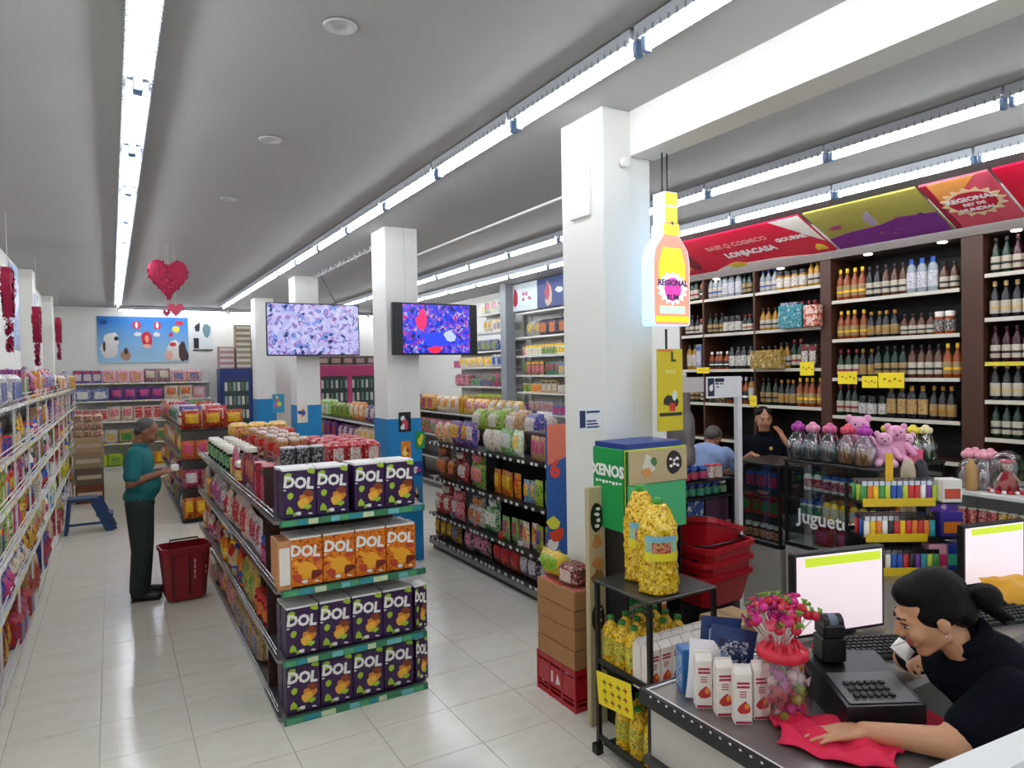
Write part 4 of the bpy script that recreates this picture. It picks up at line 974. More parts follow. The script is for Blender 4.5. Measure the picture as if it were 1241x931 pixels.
p = aty(322, 366, 10.9); q = aty(436, 431, 10.9)
tv(p.x, q.x, q.z, p.z, 10.9, s1, 'large television with pale violet picture hung before the third column')
b = MB(); a_ = Vector((2.9, 10.45, p.z)); b.tube([(3.15, 10.95, p.z+.0), (2.92, 11.0, 3.6)], .008, 5)
tag(b.build('hanging_cable', mat('#55585c', .5)), 'dark slanting cable above the pale television', 'cable')
p = aty(475, 366, 6.8); q = aty(579, 430, 6.8)
t = tv(p.x, q.x, q.z, p.z, 6.8, s2, 'television with vivid blue picture and black side bars on the second column', bars=.1)
w = q.x-p.x
b = MB(); b.poly(blob(.0, .17, .2, .08, 12, .25, 3), -.0035, -.002, 0); b.poly(blob(-.17, .38, .06, .1, 10, .3, 5), -.0035, -.002, 1); b.poly(blob(-.02, .06, .07, .035, 9, .2, 5), -.004, -.002, 2); b.poly(blob(.15, .2, .07, .06, 9, .3, 6), -.0042, -.002, 3)
b.build('picture', [mat('#1c34e0', .3, emis=.8), mat('#c81f5a', .3, emis=.7), mat('#e01830', .3, emis=.8), mat('#9aa8f0', .3, emis=.8)], t)
# hearts
def heart(px, py, Y, w, h, lab, mt, thick=.09, turn=0, fuzzy=True, seed=0):
    p = aty(px, py, Y); pts = []
    for k in range(28):
        a = 2*PI*k/28; x = 16*math.sin(a)**3; z = 13*math.cos(a)-5*math.cos(2*a)-2*math.cos(3*a)-math.cos(4*a); pts.append((x/17*w/2, (z+2.5)/15*h/2))
    t = thing('hanging_heart', lab, 'decoration', p, turn)
    b = MB(); n = len(pts); vs = []; fs = []
    lay = [(-thick/2, .55), (-thick*.42, .85), (0, 1), (thick*.42, .85), (thick/2, .55)]
    for y, s in lay: vs += [(x*s, y, z*s) for x, z in pts]
    vs += [(0, -thick*.55, 0), (0, thick*.55, 0)]
    for r in range(4):
        for i in range(n): j = (i+1) % n; fs.append((r*n+i, r*n+n+i, r*n+n+j, r*n+j))
    for i in range(n): j = (i+1) % n; fs += [(len(vs)-2, i, j), (len(vs)-1, 4*n+j, 4*n+i)]
    b.add(vs, fs, 0, True); b.build('heart_core', mt, t)
    if fuzzy:
        R = random.Random(seed); b = MB()
        for k in range(260):
            i = R.randrange(n); s = math.sqrt(R.random())*.97; x, z = pts[i][0]*s, pts[i][1]*s; sd = R.choice((-1, 1)); y = sd*(thick/2*(1-s*s*.8))
            r = .022*h/.5+.006; a = R.uniform(0, 6); tl = R.uniform(-.8, .8)
            b.add([(x+r*math.cos(a+2.1*q), y+sd*.008+.012*math.sin(tl+q*2)*sd, z+r*math.sin(a+2.1*q)) for q in range(3)], [(0, 1, 2)], k % 3)
        b.build('petals', [mt, mat('#8c0f3a', .7), mat('#c82a5a', .6)], t)['kind'] = 'stuff'
    b = MB(); b.tube([(0, 0, h*.4), (0, 0, H-p.z)], .002, 4); b.build('string', white, t)
    return t
hm = mat('#a81444', .7)
heart(204, 340, 9, .47, .5, 'large crimson petal heart hanging over the left aisle', hm)
heart(213, 376, 9.02, .2, .16, 'small pink heart just below the large crimson heart', mat('#d84a6a', .5), .01, 0, False)
heart(202, 380, 9.06, .09, .09, 'tiny pink heart left of the small pink heart', mat('#c8405a', .5), .01, 0, False)
for k, (px, y0, y1, Y) in enumerate(((10, 330, 405, 8.65), (45, 376, 430, 12.9), (71, 386, 428, 16.6))):
    p = atx(px, (y0+y1)/2, -.82); hgt = (y1-y0)/FPX*abs(p.y*.86)
    t = thing('hanging_heart', ['crimson petal heart garland on the nearest left wall pilaster', 'crimson petal heart garland on the middle left pilaster', 'crimson petal heart garland on the farthest left pilaster'][k], 'decoration', p, 0, 'petal hearts along the left wall')
    n = 28; pts = []
    for q_ in range(28):
        a = 2*PI*q_/28; x = 16*math.sin(a)**3; z = 13*math.cos(a)-5*math.cos(2*a)-2*math.cos(3*a)-math.cos(4*a); pts.append((x/17*.17, (z+2.5)/15*.24+.1))
    b = MB(Matrix.Rotation(PI/2, 4, 'Z')); b.poly(pts[::-1], -.035, .035); b.build('heart_core', hm, t)
    b = MB(Matrix.Rotation(PI/2, 4, 'Z')); R = random.Random(k)
    for j in range(200):
        i = R.randrange(n); s = math.sqrt(R.random()); x, z = pts[i][0]*s, .1+(pts[i][1]-.1)*s; a = R.uniform(0, 6); sd = R.choice((-1, 1))
        b.add([(x+.03*math.cos(a+2.1*q), sd*(.037+.015*(q % 2)), z+.03*math.sin(a+2.1*q)) for q in range(3)], [(0, 1, 2)], j % 2)
    for j in range(60):
        z = -.14-.3*R.random(); x = R.uniform(-.05, .05)*(1+(z+.14)); a = R.uniform(0, 6); b.add([(x+.035*math.cos(a+2.1*q), R.uniform(-.04, .04), z+.035*math.sin(a+2.1*q)) for q in range(3)], [(0, 1, 2)], j % 2)
    stuff(b.build('petals', [hm, mat('#8c0f3a', .7)], t))
    b = MB(); b.tube([(0, 0, .3), (0, 0, H-p.z)], .003, 4); b.build('string', white, t)
for k, (px0, py0, px1, py1) in enumerate(((14, 318, 22, 425), (44, 358, 46, 440))):
    p = atx(px0, py0, -.93); q = atx(px1, py1, -.93)
    b = MB(); b.box(-.935, -.93, min(p.y, q.y)-.25, max(p.y, q.y)+.25, q.z, p.z, 0); t = tag(b.build('wall_poster', printed('#6aa8d8', '#e9e4d8', '#c84a8a', 6)), f'light blue poster on the {["nearest", "middle"][k]} left wall pilaster', 'poster', 'blue posters on the left wall')
# ================================================================== BACK WALL
p = aty(117, 383, YB-.02); q = aty(229, 439, YB-.02); w = q.x-p.x; h = p.z-q.z
t = thing('wall_banner', 'wide blue banner with white dog and red balloons on the back wall', 'banner', (p.x, YB-.02, q.z))
def gradmat(name, c0, c1, z0, z1):
    m, nt, bs = newmat(name); N = nt.nodes; L = nt.links; tc = N.new('ShaderNodeTexCoord'); s = N.new('ShaderNodeSeparateXYZ'); L.new(tc.outputs['Object'], s.inputs[0])
    mr = N.new('ShaderNodeMapRange'); mr.inputs[1].default_value = z0; mr.inputs[2].default_value = z1; L.new(s.outputs['Z'], mr.inputs[0])
    mx = N.new('ShaderNodeMix'); mx.data_type = 'RGBA'; L.new(mr.outputs[0], mx.inputs['Factor']); mx.inputs['A'].default_value = (*srgb(c0), 1); mx.inputs['B'].default_value = (*srgb(c1), 1)
    L.new(mx.outputs['Result'], bs.inputs['Base Color']); bs.inputs['Roughness'].default_value = .45; return m
b = MB(); b.box(0, w, 0, .015, 0, h); b.build('sheet', gradmat('sky_print', '#a8d4ec', '#1a78c8', 0, h*.9), t)
b = MB()
art = [(.12, .3, .11, .28, 0), (.15, .5, .1, .2, 0), (.2, .52, .03, .06, 1), (.07, .35, .02, .14, 2), (.3, .15, .07, .15, 3), (.3, .25, .03, .08, 2),
       (.42, .82, .055, .12, 4), (.65, .82, .055, .12, 4), (.42, .82, .02, .09, 0), (.65, .82, .02, .09, 0), (.43, .62, .05, .06, 0), (.64, .62, .05, .06, 0), (.53, .5, .075, .22, 4), (.53, .52, .03, .1, 5), (.53, .36, .06, .06, 6),
       (.85, .25, .12, .28, 0), (.93, .25, .06, .3, 2), (.96, .15, .05, .14, 2), (.82, .4, .05, .06, 4), (.8, .62, .03, .06, 4), (.86, .74, .05, .09, 7), (.9, .88, .06, .07, 4), (.77, .15, .06, .14, 6), (.06, .88, .05, .08, 8)]
for k, (u, v, rx, rz_, mi) in enumerate(art): b.poly(blob(u*w, v*h, rx*w*.8, rz_*h*.8, 12, .15, k), -.001-.0003*k, 0, mi)
b.build('picture', [mat('#e8e2dc'), mat('#1c1a1c'), mat('#4a3430'), mat('#b88a74'), mat('#c8203a'), mat('#f0a08a'), mat('#e8b8a8'), mat('#e8d84a'), mat('#1a4f9c')], t)
p = aty(233, 387, YB-.02); q = aty(258, 425, YB-.02)
t = thing('wall_poster', 'white poster with black print right of the blue banner', 'poster', (p.x, YB-.02, q.z)); w = q.x-p.x; h = p.z-q.z
b = MB(); b.box(0, w, 0, .012, 0, h); b.build('sheet', mat('#dfe2e2'), t)
b = MB(); b.box(.02, w*.3, -.002, 0, .05, h*.4, 0); b.poly(blob(w*.25, h*.75, .06, .12, 8, .4, 3), -.002, 0, 0); b.poly(blob(w*.7, h*.6, .1, .16, 9, .3, 4), -.002, 0, 1); b.box(0, w, -.002, 0, 0, .03, 0); b.build('picture', [mat('#24262a'), mat('#6a8a94')], t)
# coolers
def cooler(x0, x1, Y, z1, col, lab, doors=1):
    t = thing('drinks_cooler', lab, 'fridge', ((x0+x1)/2, Y, 0)); w = x1-x0
    cm = mat(col, .4)
    b = MB(); b.box(-w/2, w/2, .03, .6, 0, z1, bev=.01); b.build('cabinet', cm, t)
    dw = (w-.06)/doors
    for d_ in range(doors):
        a = -w/2+.03+d_*dw
        b = MB()
        for (u0, u1, v0, v1) in ((a, a+.06, .15, z1-.2), (a+dw-.06, a+dw, .15, z1-.2), (a+.06, a+dw-.06, .15, .22), (a+.06, a+dw-.06, z1-.27, z1-.2)): b.box(u0, u1, 0, .03, v0, v1)
        dr = b.build('door', cm, t)
        b = MB(); b.box(a+.06, a+dw-.06, .012, .018, .22, z1-.27); b.build('pane', mat('#3c4a4a', .1), dr)
        b = MB()
        for r in range(5):
            for i in range(6): x = a+.09+i*(dw-.18)/5; b.box(x-.03, x+.03, .006, .011, .4+r*.32, .6+r*.32, (i+r) % 3)
        stuff(b.build('stock', [mat('#8aa09a'), mat('#c8c4b8'), mat('#5a6a5a')], dr))
    b = MB(); b.box(-w/2+.02, w/2-.02, .0, .03, z1-.19, z1-.01); b.build('header', mat(col, .4), t)
cooler(2.15, 2.85, 16.95, 2.2, '#27397a', 'blue framed drinks cooler against the back wall')
cooler(2.88, 3.35, 16.95, 2.25, '#7a2038', 'narrow dark red cooler beside the blue one')
cooler(4.35, 5.95, 16.9, 2.25, '#b83a72', 'pink double-door cooler at the back between the columns', 2)
# cartons on coolers
for i in range(3):
    for j in range(8 if i == 1 else (4 if i == 0 else 5)):
        x = 2.33+i*.37; b = MB(); b.box(-.17, .17, -.15, .15, 0, .125, 0, bev=.003); b.box(-.15, .15, -.152, -.15, .03, .09, 1)
        tag(b.build('carton', [mat('#b0a084' if i else '#c89aa0', .7), mat('#e6e2d6')], None, (x, 17.3, [2.201, 2.201, 2.251][i]+j*.128)), f'small {"beige" if i else "pinkish"} carton, {nth(j+1)} from the bottom of the {["left", "middle", "right"][i]} pile on the cooler', 'box', 'cartons piled on the coolers')
for i in range(5):
    b = MB(); b.box(-.14, .14, -.14, .14, 0, .22, 0, bev=.003); b.box(-.1, .1, -.142, -.14, .05, .16, 1); tag(b.build('carton', [mat('#6a5a54'), mat('#b8a8a0')], None, (4.55+i*.31, 17.2, 2.26)), f'brown carton on the pink cooler, {nth(i+1)} from left', 'box', 'cartons on the pink cooler')
b = MB(); p = aty(437, 366, 16.5); q = aty(468, 402, 16.5); b.poly([(p.x, p.z), (q.x+.3, p.z), (q.x+.3, q.z), (p.x+.9, q.z)][::-1], 16.4, 16.5); tag(b.build('hanging_sheet', mat('#22484c', .5)), 'dark teal sheet hanging behind the two televisions', 'sheet')
# ---- far gondolas in the middle
for gi, (gx, gy0, gy1, zt, lab) in enumerate(((3.25, 9.0, 14.0, 1.3, 'far grey gondola seen between the two televisions'), (4.9, 8.2, 13.5, 1.35, 'far grey gondola with bright bags behind the black gondola'))):
    zs = [zt, .95, .55, .12]
    gg = rack('gondola', lab, 'shelving', '-X', gx, gy0, gy1, zs, .4, greymet, mat('#d0d0cc'), back=True, top=zt+.12)
    cc = (['#f2c21a', '#c62828', '#e9e4d8', '#6a2c8f', '#e07a1f', '#8fc93a'], ['#8fc93a', '#d94f8a', '#e9e4d8', '#1f4fa8', '#f2c21a'])[gi]
    for k, z in enumerate(zs[:2]):
        run('-X', gx, gy0+.05, gy1-.1, z, .32, f'the {["top", "second"][k]} shelf of the {["third", "fourth"][gi]} gondola', 'the near end', ['sack', 'roll_pack', 'pouch'], cc, depth=.2, runlen=(2, 4), dimscale=1.2)
    run('-Y', gy0-.22, gx+.02, gx+.4, .95, .3, f'the near end of the {["third", "fourth"][gi]} gondola', 'its left', ['sack'], cc, depth=.1)
    b = MB(); b.box(gx, gx+.4, gy0-.24, gy0-.01, .93, .948); b.build('end_shelf', greymet, gg)
# ---- right wall white racks
RZ1 = [3.06, 2.63, 2.3, 1.96, 1.66, 1.3, .9, .4]
rack('storage_rack', 'white shelving on the right wall beside the nearest column', 'shelving', '-X', 6.3, 7.7, 10.62, RZ1, .32, wire, wire, top=3.1)
run('-X', 6.31, 7.8, 10.55, 2.63, .34, 'the first shelf of the right wall rack', 'the near end', ['sack', 'jar', 'roll_pack'], ['#e9e4d8', '#4fb3d9', '#16324f', '#b9b9b9'], depth=.15, dimscale=1.1)
for k, z in enumerate(RZ1[2:6]):
    run('-X', 6.31, 7.8, 10.55, z, .26, f'the {nth(k+2)} shelf of the right wall rack', 'the near end', ['carton', 'can', 'jar', 'pouch'], [['#c9a66b', '#d8ecd0', '#b9b9b9'], ['#16324f', '#2f8f3e', '#b9b9b9', '#c62828'], ['#c62828', '#c9a66b', '#e9e4d8'], ['#16324f', '#2f8f3e', '#b9b9b9']][k], depth=.12)
RZ2 = [2.43, 2.12, 1.74, 1.35, .9, .4]
rack('storage_rack', 'lower white shelving on the right wall beyond the grey post', 'shelving', '-X', 6.3, 10.9, 13.5, RZ2, .32, wire, wire, top=2.5)
for k, z in enumerate(RZ2[:4]):
    run('-X', 6.31, 10.95, 13.45, z, .28, f'the {nth(k+1)} shelf of the farther right wall rack', 'the near end', ['sack', 'roll_pack', 'can'], [['#e9e4d8', '#1f4fa8', '#b9b9b9'], ['#e9e4d8', '#d8ecd0', '#4fb3d9', '#f2c21a'], ['#16324f', '#d94f8a', '#8e1f2d'], ['#d94f8a', '#8fc93a']][k], depth=.15)
rack('storage_rack', 'upper white shelving above the farther right wall rack', 'shelving', '-X', 6.34, 10.9, 12.3, [3.15, 2.8], .28, wire, wire, top=3.4, zbase=2.6)
for k, z in enumerate((3.15, 2.8)): run('-X', 6.35, 10.95, 12.2, z, .26, f'the {["upper", "lower"][k]} high shelf over the farther rack', 'the near end', ['sack', 'carton'], [['#d8ecd0', '#b9b9b9'], ['#f2c21a', '#e07a1f', '#e9e4d8']][k], depth=.13)
b = MB(); b.box(6.1, 6.3, 10.66, 10.86, 0, H, bev=.005); struct(b.build('trim_7', mat('#8c9296', .5)))
b = MB(); b.box(6.26, 6.27, 9.85, 10.8, 3.09, 3.57, 0); t = tag(b.build('wall_banner', mat('#cdd8dc', .5)), 'white banner with red heart print above right wall rack', 'banner')
b = MB(Matrix.Translation((6.258, 10.35, 3.33)) @ Matrix.Rotation(-PI/2, 4, 'Z')); b.poly(blob(-.22, 0, .09, .16, 10, .2, 3), 0, .001, 0)
for k in range(4): b.poly(blob(.05+.1*(k % 3), .05-.09*(k//2), .045, .035, 8, .4, k), 0, .001, 1)
b.build('print', [mat('#b0283e'), mat('#b85a72')], t)
b = MB(); b.box(6.26, 6.27, 8.6, 9.82, 3.09, 3.57, 0); t = tag(b.build('wall_banner', mat('#2c3f7c', .5)), 'dark blue banner with figures above right wall rack', 'banner')
b = MB(Matrix.Translation((6.258, 9.4, 3.3)) @ Matrix.Rotation(-PI/2, 4, 'Z')); b.poly(blob(-.1, 0, .12, .2, 10, .3, 3), 0, .001, 0); b.poly(blob(-.14, .05, .07, .12, 10, .3, 5), -.001, .001, 1); b.poly(blob(.2, .04, .1, .05, 10, .3, 6), 0, .001, 2)
b.build('picture', [mat('#c8a890'), mat('#a8405a'), mat('#cfd6e0')], t)

# ================================================================== LIQUOR WALL
LX = 6.2
lq = thing('liquor_shelving', 'dark brown wooden liquor shelving covering the right wall', 'shelving')
b = MB(); b.box(6.6, 6.62, 1.6, 6.4, 0, 3.2); b.build('back_panel', mat('#17100e', .6), lq)
b = MB(); b.box(LX-.02, 6.6, 1.6, 6.4, 3.1, 3.16); b.build('top_panel', mat('#6a6058', .5), lq)
units = [(4.42, 5.24, [2.86, 2.44, 2.02, 1.62, 1.2]), (5.26, 6.0, [2.86, 2.44, 2.02, 1.62, 1.2]), (6.02, 6.38, [2.86, 2.44, 2.02, 1.62, 1.2]), (3.11, 4.30, [2.68, 2.30, 1.92, 1.55, 1.2]), (1.65, 2.92, [2.77, 2.41, 2.05, 1.74, 1.43, 1.1])]
names = ['second liquor bay from the left', 'first liquor bay from the left', 'leftmost narrow liquor bay', 'middle liquor bay', 'right-hand wine bay']
for (y, w) in ((6.38, .04), (6.0, .03), (5.24, .03), (4.31, .12), (2.93, .17), (1.6, .05)):
    b = MB(); b.box(LX-.01, 6.6, y, y+w-.002, 0, 3.1, bev=.003); b.build('upright', wood, lq)
railm = mat('#cfc8b8', .5)
liqc = {0: [('#1b1b1f', '#e9e4d8', '#1b1b1f'), ('#0e2a18', '#e9e4d8', '#8e1f2d'), ('#8f989c', '#e9e4d8', '#1f4fa8'), ('#a8791f', '#e9e4d8', '#1b1b1f'), ('#8d3f12', '#c9a66b', '#f2c21a'), ('#1b1b1f', '#c9a66b', '#a8791f'), ('#0e2a18', '#c9a66b', '#1b1b1f'), ('#5a3421', '#e9e4d8', '#1b1b1f'), ('#8d3f12', '#1b1b1f', '#e9e4d8')],
        1: [('#3a1018', '#e9e4d8', '#8e1f2d'), ('#1b1b1f', '#e9e4d8', '#c9a66b'), ('#0e2a18', '#e9e4d8', '#1b1b1f'), ('#3a1018', '#e9e4d8', '#3a1018')]}
for (y0, y1, zs), nm in zip(units, names):
    for si, z in enumerate(zs):
        b = MB(); b.box(LX, 6.6, y0+.002, y1-.002, z-.025, z-.002); sh = b.build('shelf', wood, lq)
        b = MB(); b.box(LX-.012, LX-.001, y0+.002, y1-.002, z-.03, z+.003); b.build('price_rail', railm if not (nm.startswith('right') and si == 2) else mat('#d8c83a'), lq)
        if z < 1.35: continue
        y = y1-.05; n = 0; wine = nm.startswith('right')
        while y > y0+.04:
            cs = random.choice(liqc[1 if wine else 0]); kd = 'bottle' if wine or random.random() < .72 else random.choice(('flask', 'jar', 'carton')); 
            hh = .31 if wine else random.choice((.25, .28, .31, .2 if si == 1 else .3)); rl = random.randint(2, 4)
            hh = min(hh, .3 if len(zs) > 5 else .33)
            if kd == 'jar': hh = .2
            w_ = .075 if kd == 'bottle' else .09
            if nm.startswith('first') and si == 2: hh *= .85
            for _ in range(rl):
                if y < y0+.04: break
                n += 1
                cname = CN[cs[0]]
                place(kd, (w_, .075 if kd != 'carton' else .08, round(hh, 2)), cs, (LX+.06+random.uniform(-.01, .02), y, z), -PI/2, f'{cname} {NOUN[kd][0]}, {nth(n)} from left on {nth(si+1)} shelf of {nm}', f'bottles on {nth(si+1)} shelf of {nm}')
                if False: place(kd, (w_, .075, round(hh, 2)), cs, (LX+.17, y-.02, z), -PI/2, f'{cname} bottle behind the {nth(n)} bottle on {nth(si+1)} shelf of {nm}', f'bottles on {nth(si+1)} shelf of {nm}')
                y -= w_+.003
# gift boxes
for k, (px, py, w, h, c1_, c2_, lab) in enumerate(((960, 394, .28, .24, '#3a9aa4', '#16324f', 'teal gift carton on the second liquor bay'), (985, 394, .16, .22, '#c85a3a', '#e9e4d8', 'orange and white gift carton beside the teal one'), (930, 440, .4, .2, '#a8892a', '#5a3421', 'gold gift carton in the third shelf of the liquor wall'))):
    p = atx(px, py, 6.14); z = 2.44 if py < 400 else 2.02
    b = MB(); b.box(6.1, 6.2-.014, p.y-w/2, p.y+w/2, z+.004, z+h, 0, bev=.003); tag(b.build('gift_carton', printed(c1_, c2_, '#e9e4d8', 14)), lab, 'box')
    b = MB(); 
# under-canopy lamps
for k, (px, py) in enumerate(((868, 333), (946, 323), (1052, 303), (1142, 293), (1232, 270))):
    p = atx(px, py, 6.24); b = MB(); b.lathe([(.035, 0), (.04, .008), (.02, .012)], 12, c=(p.x, p.y, 3.0885)); 
    t = tag(b.build('spot_lamp', mat('#fff6e6', .4, name='spot_glow', emis=5)), f'small lit spot lamp under the canopy, {nth(k+1)} from the left', 'lamp', 'spot lamps under the liquor canopy')
# canopy banners, slanting
def slant(y1, y0, lab, base, art, txt=None):
    """banner from y1(far/left) to y0(near/right)"""
    t = thing('canopy_banner', lab, 'banner', (5.62, y1, 3.46)); w = y1-y0
    # local frame: x along -Y world, z' up the slope
    dx, dz = 5.62-6.2, 3.46-3.18; L_ = math.hypot(dx, dz)
    ux_ = Vector((0, -1, 0)); uz_ = Vector((dx/L_, 0, dz/L_)); uy_ = uz_.cross(ux_)
    Mx = Matrix((ux_, uy_, uz_)).transposed().to_4x4(); Mx.translation = Vector((6.2, y1, 3.18)); t.matrix_world = Mx
    b = MB(); b.box(0, w-.012, 0, .02, 0, L_); b.build('sheet', base, t)
    art(t, w, L_); return t
wm_ = whiteink
redb = mat('#e0103c', .4); pinkb = mat('#e0123c', .4)
def frame(b, w, L_): b.box(0, w-.012, -.006, 0, 0, .02); b.box(0, w-.012, -.006, 0, L_-.02, L_)
def art1(t, w, L_):
    b = MB(); b.poly(blob(.1, L_*.4, .28, L_*.35, 12, .1, 3), -.002, 0, 0); b.poly(blob(.1, L_*.45, .1, .16, 9, .35, 4), -.003, 0, 1); b.poly(blob(.42, L_*.4, .08, .15, 9, .4, 5), -.003, 0, 2); b.poly(blob(.95, .05, .12, .05, 9, .3, 6), -.003, 0, 3); b.poly([(.6, .0), (1.9, .0), (1.5, .05), (.8, .06)], -.0025, 0, 4)
    b.poly([(w-.35, L_), (w-.013, L_*.3), (w-.013, L_)][::-1], -.002, 0, 4); b.poly(blob(w-.12, .1, .07, .05, 8, .3, 8), -.003, 0, 3)
    b.build('picture', [mat('#e8a060'), mat('#b0203c'), mat('#8a1430'), mat('#e8c83a'), mat('#ece6dc')], t)
    put_text('BASE Q COSMICO', .1, mat('#f0a8a8'), t, (1.22, -.003, L_*.66), (PI/2, 0, 0), .002)
    put_text('LONJACASA', .12, wm_, t, (1.28, -.003, L_*.38), (PI/2, 0, 0), .006)
    put_text('GOURMET', .085, wm_, t, (1.88, -.003, L_*.52), (PI/2, 0, 0), .003)
def art2(t, w, L_):
    b = MB(); b.poly([(0, 0), (w-.013, 0), (w-.013, L_*.45), (w*.7, L_*.5), (w*.5, L_*.4), (w*.25, L_*.38), (0, L_*.3)], -.002, 0, 0)
    R = random.Random(2)
    for k in range(12): b.poly(blob(R.uniform(.1, w-.1), L_*R.uniform(.1, .5), .025, .015, 7, .3, k), -.003, -.002, 1+k % 2)
    b.poly(blob(.16, L_*.55, .07, .04, 8, .3, 3), -.003, 0, 2); b.poly(blob(w*.48, L_*.6, .05, .13, 8, .4, 3), -.003, 0, 3)
    b.build('picture', [mat('#7c2a86'), mat('#5c1f66'), mat('#a04a6a'), mat('#a89ab0')], t)
def emblem(b, cx, cz, r, y, mi):
    pts = []
    for k in range(32):
        a = -2*PI*k/32; rr = r*(1+.12*math.cos(a*16)*1); pts.append((cx+rr*1.15*math.cos(a), cz+rr*.95*math.sin(a)))
    b.poly(pts[::-1], y-.002, y, mi)
def art3(t, w, L_):
    b = MB(); b.poly([(0, 0), (.05, 0), (.05, L_), (0, L_)], -.002, 0, 3); b.poly([(.06, L_*.5), (w*.5, L_*.75), (w-.1, L_), (.06, L_)], -.0025, 0, 4)
    emblem(b, w*.52, L_*.5, .185, -.002, 0); b.poly(blob(w*.52, L_*.5, .17, .14, 20, .03, 3), -.006, -.004, 1)
    b.build('picture', [mat('#efd8a8'), mat('#c81f3a'), mat('#3a2420'), mat('#a01a34'), mat('#f0a050')], t)
    put_text('REGIONAL', .075, wm_, t, (w*.52, -.0075, L_*.58), (PI/2, 0, 0), .003); put_text('REY DE', .05, wm_, t, (w*.52, -.0075, L_*.47), (PI/2, 0, 0), .002); put_text('MUNDIAL', .06, wm_, t, (w*.52, -.0075, L_*.36), (PI/2, 0, 0), .002)
def art4(t, w, L_):
    b = MB(); b.poly(blob(.45, L_*.5, .16, .1, 10, .3, 3), -.002, 0, 0); b.build('picture', [mat('#b81450')], t); put_text('Feria', .16, mat('#e86a8a'), t, (.5, -.003, L_*.5), (PI/2, 0, 0), .003)
slant(6.4, 4.24, 'long red slanted banner with white lettering above the liquor shelves', redb, art1)
slant(4.2, 3.15, 'olive and purple slanted banner over the middle liquor bay', mat('#a39a4a', .4), art2)
slant(3.13, 2.62, 'orange and pink slanted banner with round crimson emblem', mat('#e0566a', .4), art3)
slant(2.60, 1.6, 'plain crimson slanted banner at the right edge', pinkb, art4)
b = MB(); b.box(6.18, 6.25, 1.6, 6.4, 3.16, 3.178); b.build('cornice', mat('#6a6460', .4, .5), lq)
# yellow price signs
for k, (px, py, w, h, lab) in enumerate(((978, 447, .16, .14, 'yellow price sign on the upright of the second liquor bay'), (1027, 458, .2, .12, 'left yellow price sign under the middle liquor bay'), (1054, 463, .15, .11, 'middle yellow price sign under the middle liquor bay'), (1080, 461, .24, .14, 'right yellow price sign under the middle liquor bay'), (852, 449, .2, .07, 'yellow price strip on the leftmost liquor bay'), (913, 486, .09, .12, 'small yellow sign behind the woman in black'))):
    p = atx(px, py, 6.165); t = thing('price_sign', lab, 'sign', p, 0, 'yellow price signs on the liquor wall')
    b = MB(); b.box(-.003, .003, -w/2, w/2, -h/2, h/2); b.build('card', yellow, t)
    b = MB()
    for i in range(4): b.box(-.0045, -.003, -w*.4+i*w*.2, -w*.4+i*w*.2+w*.1, -h*.1+h*.12*(i % 2), h*.02+h*.12*(i % 2), i % 2)
    b.build('handwriting', [mat('#c8701c'), mat('#7a6a1c')], t)
    b = MB(); b.tube([(.004, 0, h/2-.01), (.012, 0, h/2+.02)], .002, 4); b.build('clip', black, t)

# ================================================================== BOTTLE SIGN
t = thing('bottle_sign', 'illuminated yellow and pink bottle-shaped sign beside the nearest column', 'sign', (2.885, 3.05, 2.30))
prof = [(0, 0), (.135, 0), (.145, .02), (.145, .38), (.13, .45), (.09, .5), (.065, .53), (.065, .6), (.05, .61), (.05, .79)]
out = [(x, z) for x, z in prof]+[(-x, z) for x, z in prof[::-1] if x > 0]
b = MB(); b.poly(out, 0, .1); b.build('case', mat('#bcd8f0', .3, name='sign_side', emis=.62), t)
yl = mat('#f0d21c', .3, name='sign_yellow', emis=.6); orr = mat('#f0927a', .3, name='sign_coral', emis=.55)
b = MB(); sc = [(x*.94, z*.985+.006) for x, z in out]; b.poly(sc, -.003, 0, 0)
b.poly([(-.1, .25), (-.105, .36), (-.07, .46), (.07, .46), (.105, .36), (.1, .25)][::-1], -.005, -.003, 1); b.box(-.047, .047, -.005, -.003, .61, .785, 1); b.box(-.061, .061, -.005, -.003, .535, .6, 1); b.box(-.13, .13, -.005, -.003, .02, .055, 1)
b.build('face', [orr, yl], t)
b = MB(); emblem(b, 0, .22, .095, -.005, 0); b.poly(blob(0, .215, .065, .07, 16, .05, 2), -.0085, -.007, 1); b.box(-.1, .1, -.0065, -.005, .07, .115, 2); b.box(-.05, .05, -.0055, -.005, .7, .71, 0); b.poly(blob(.005, .605, .008, .012, 8, .1, 2), -.006, -.005, 3)
b.build('emblem', [mat('#e8dcec', .3, emis=.7), mat('#d8389a', .3, emis=.7), mat('#b8e0c0', .3, emis=.6), mat('#2a2a3a')], t)
navy = mat('#2a3070', .4)
put_text('REGIONAL', .048, navy, t, (0, -.0095, .25), (PI/2, 0, 0), .002); put_text('RUM', .045, navy, t, (0, -.0095, .165), (PI/2, 0, 0), .002)
b = MB(); b.tube([(-.02, .05, .79), (-.02, .05, 1.03)], .005, 5); b.tube([(.02, .05, .79), (.02, .05, 1.03)], .005, 5); b.build('hanger', black, t)
p = aty(797, 423, 3.1); q = aty(828, 521, 3.1)
t = thing('yellow_poster', 'tall yellow poster with dark figure hanging below the bottle sign', 'poster', (p.x, 3.1, q.z)); w = q.x-p.x; h = p.z-q.z
b = MB(); b.box(0, w, 0, .012, 0, h); b.build('sheet', mat('#d9c21c', .5), t)
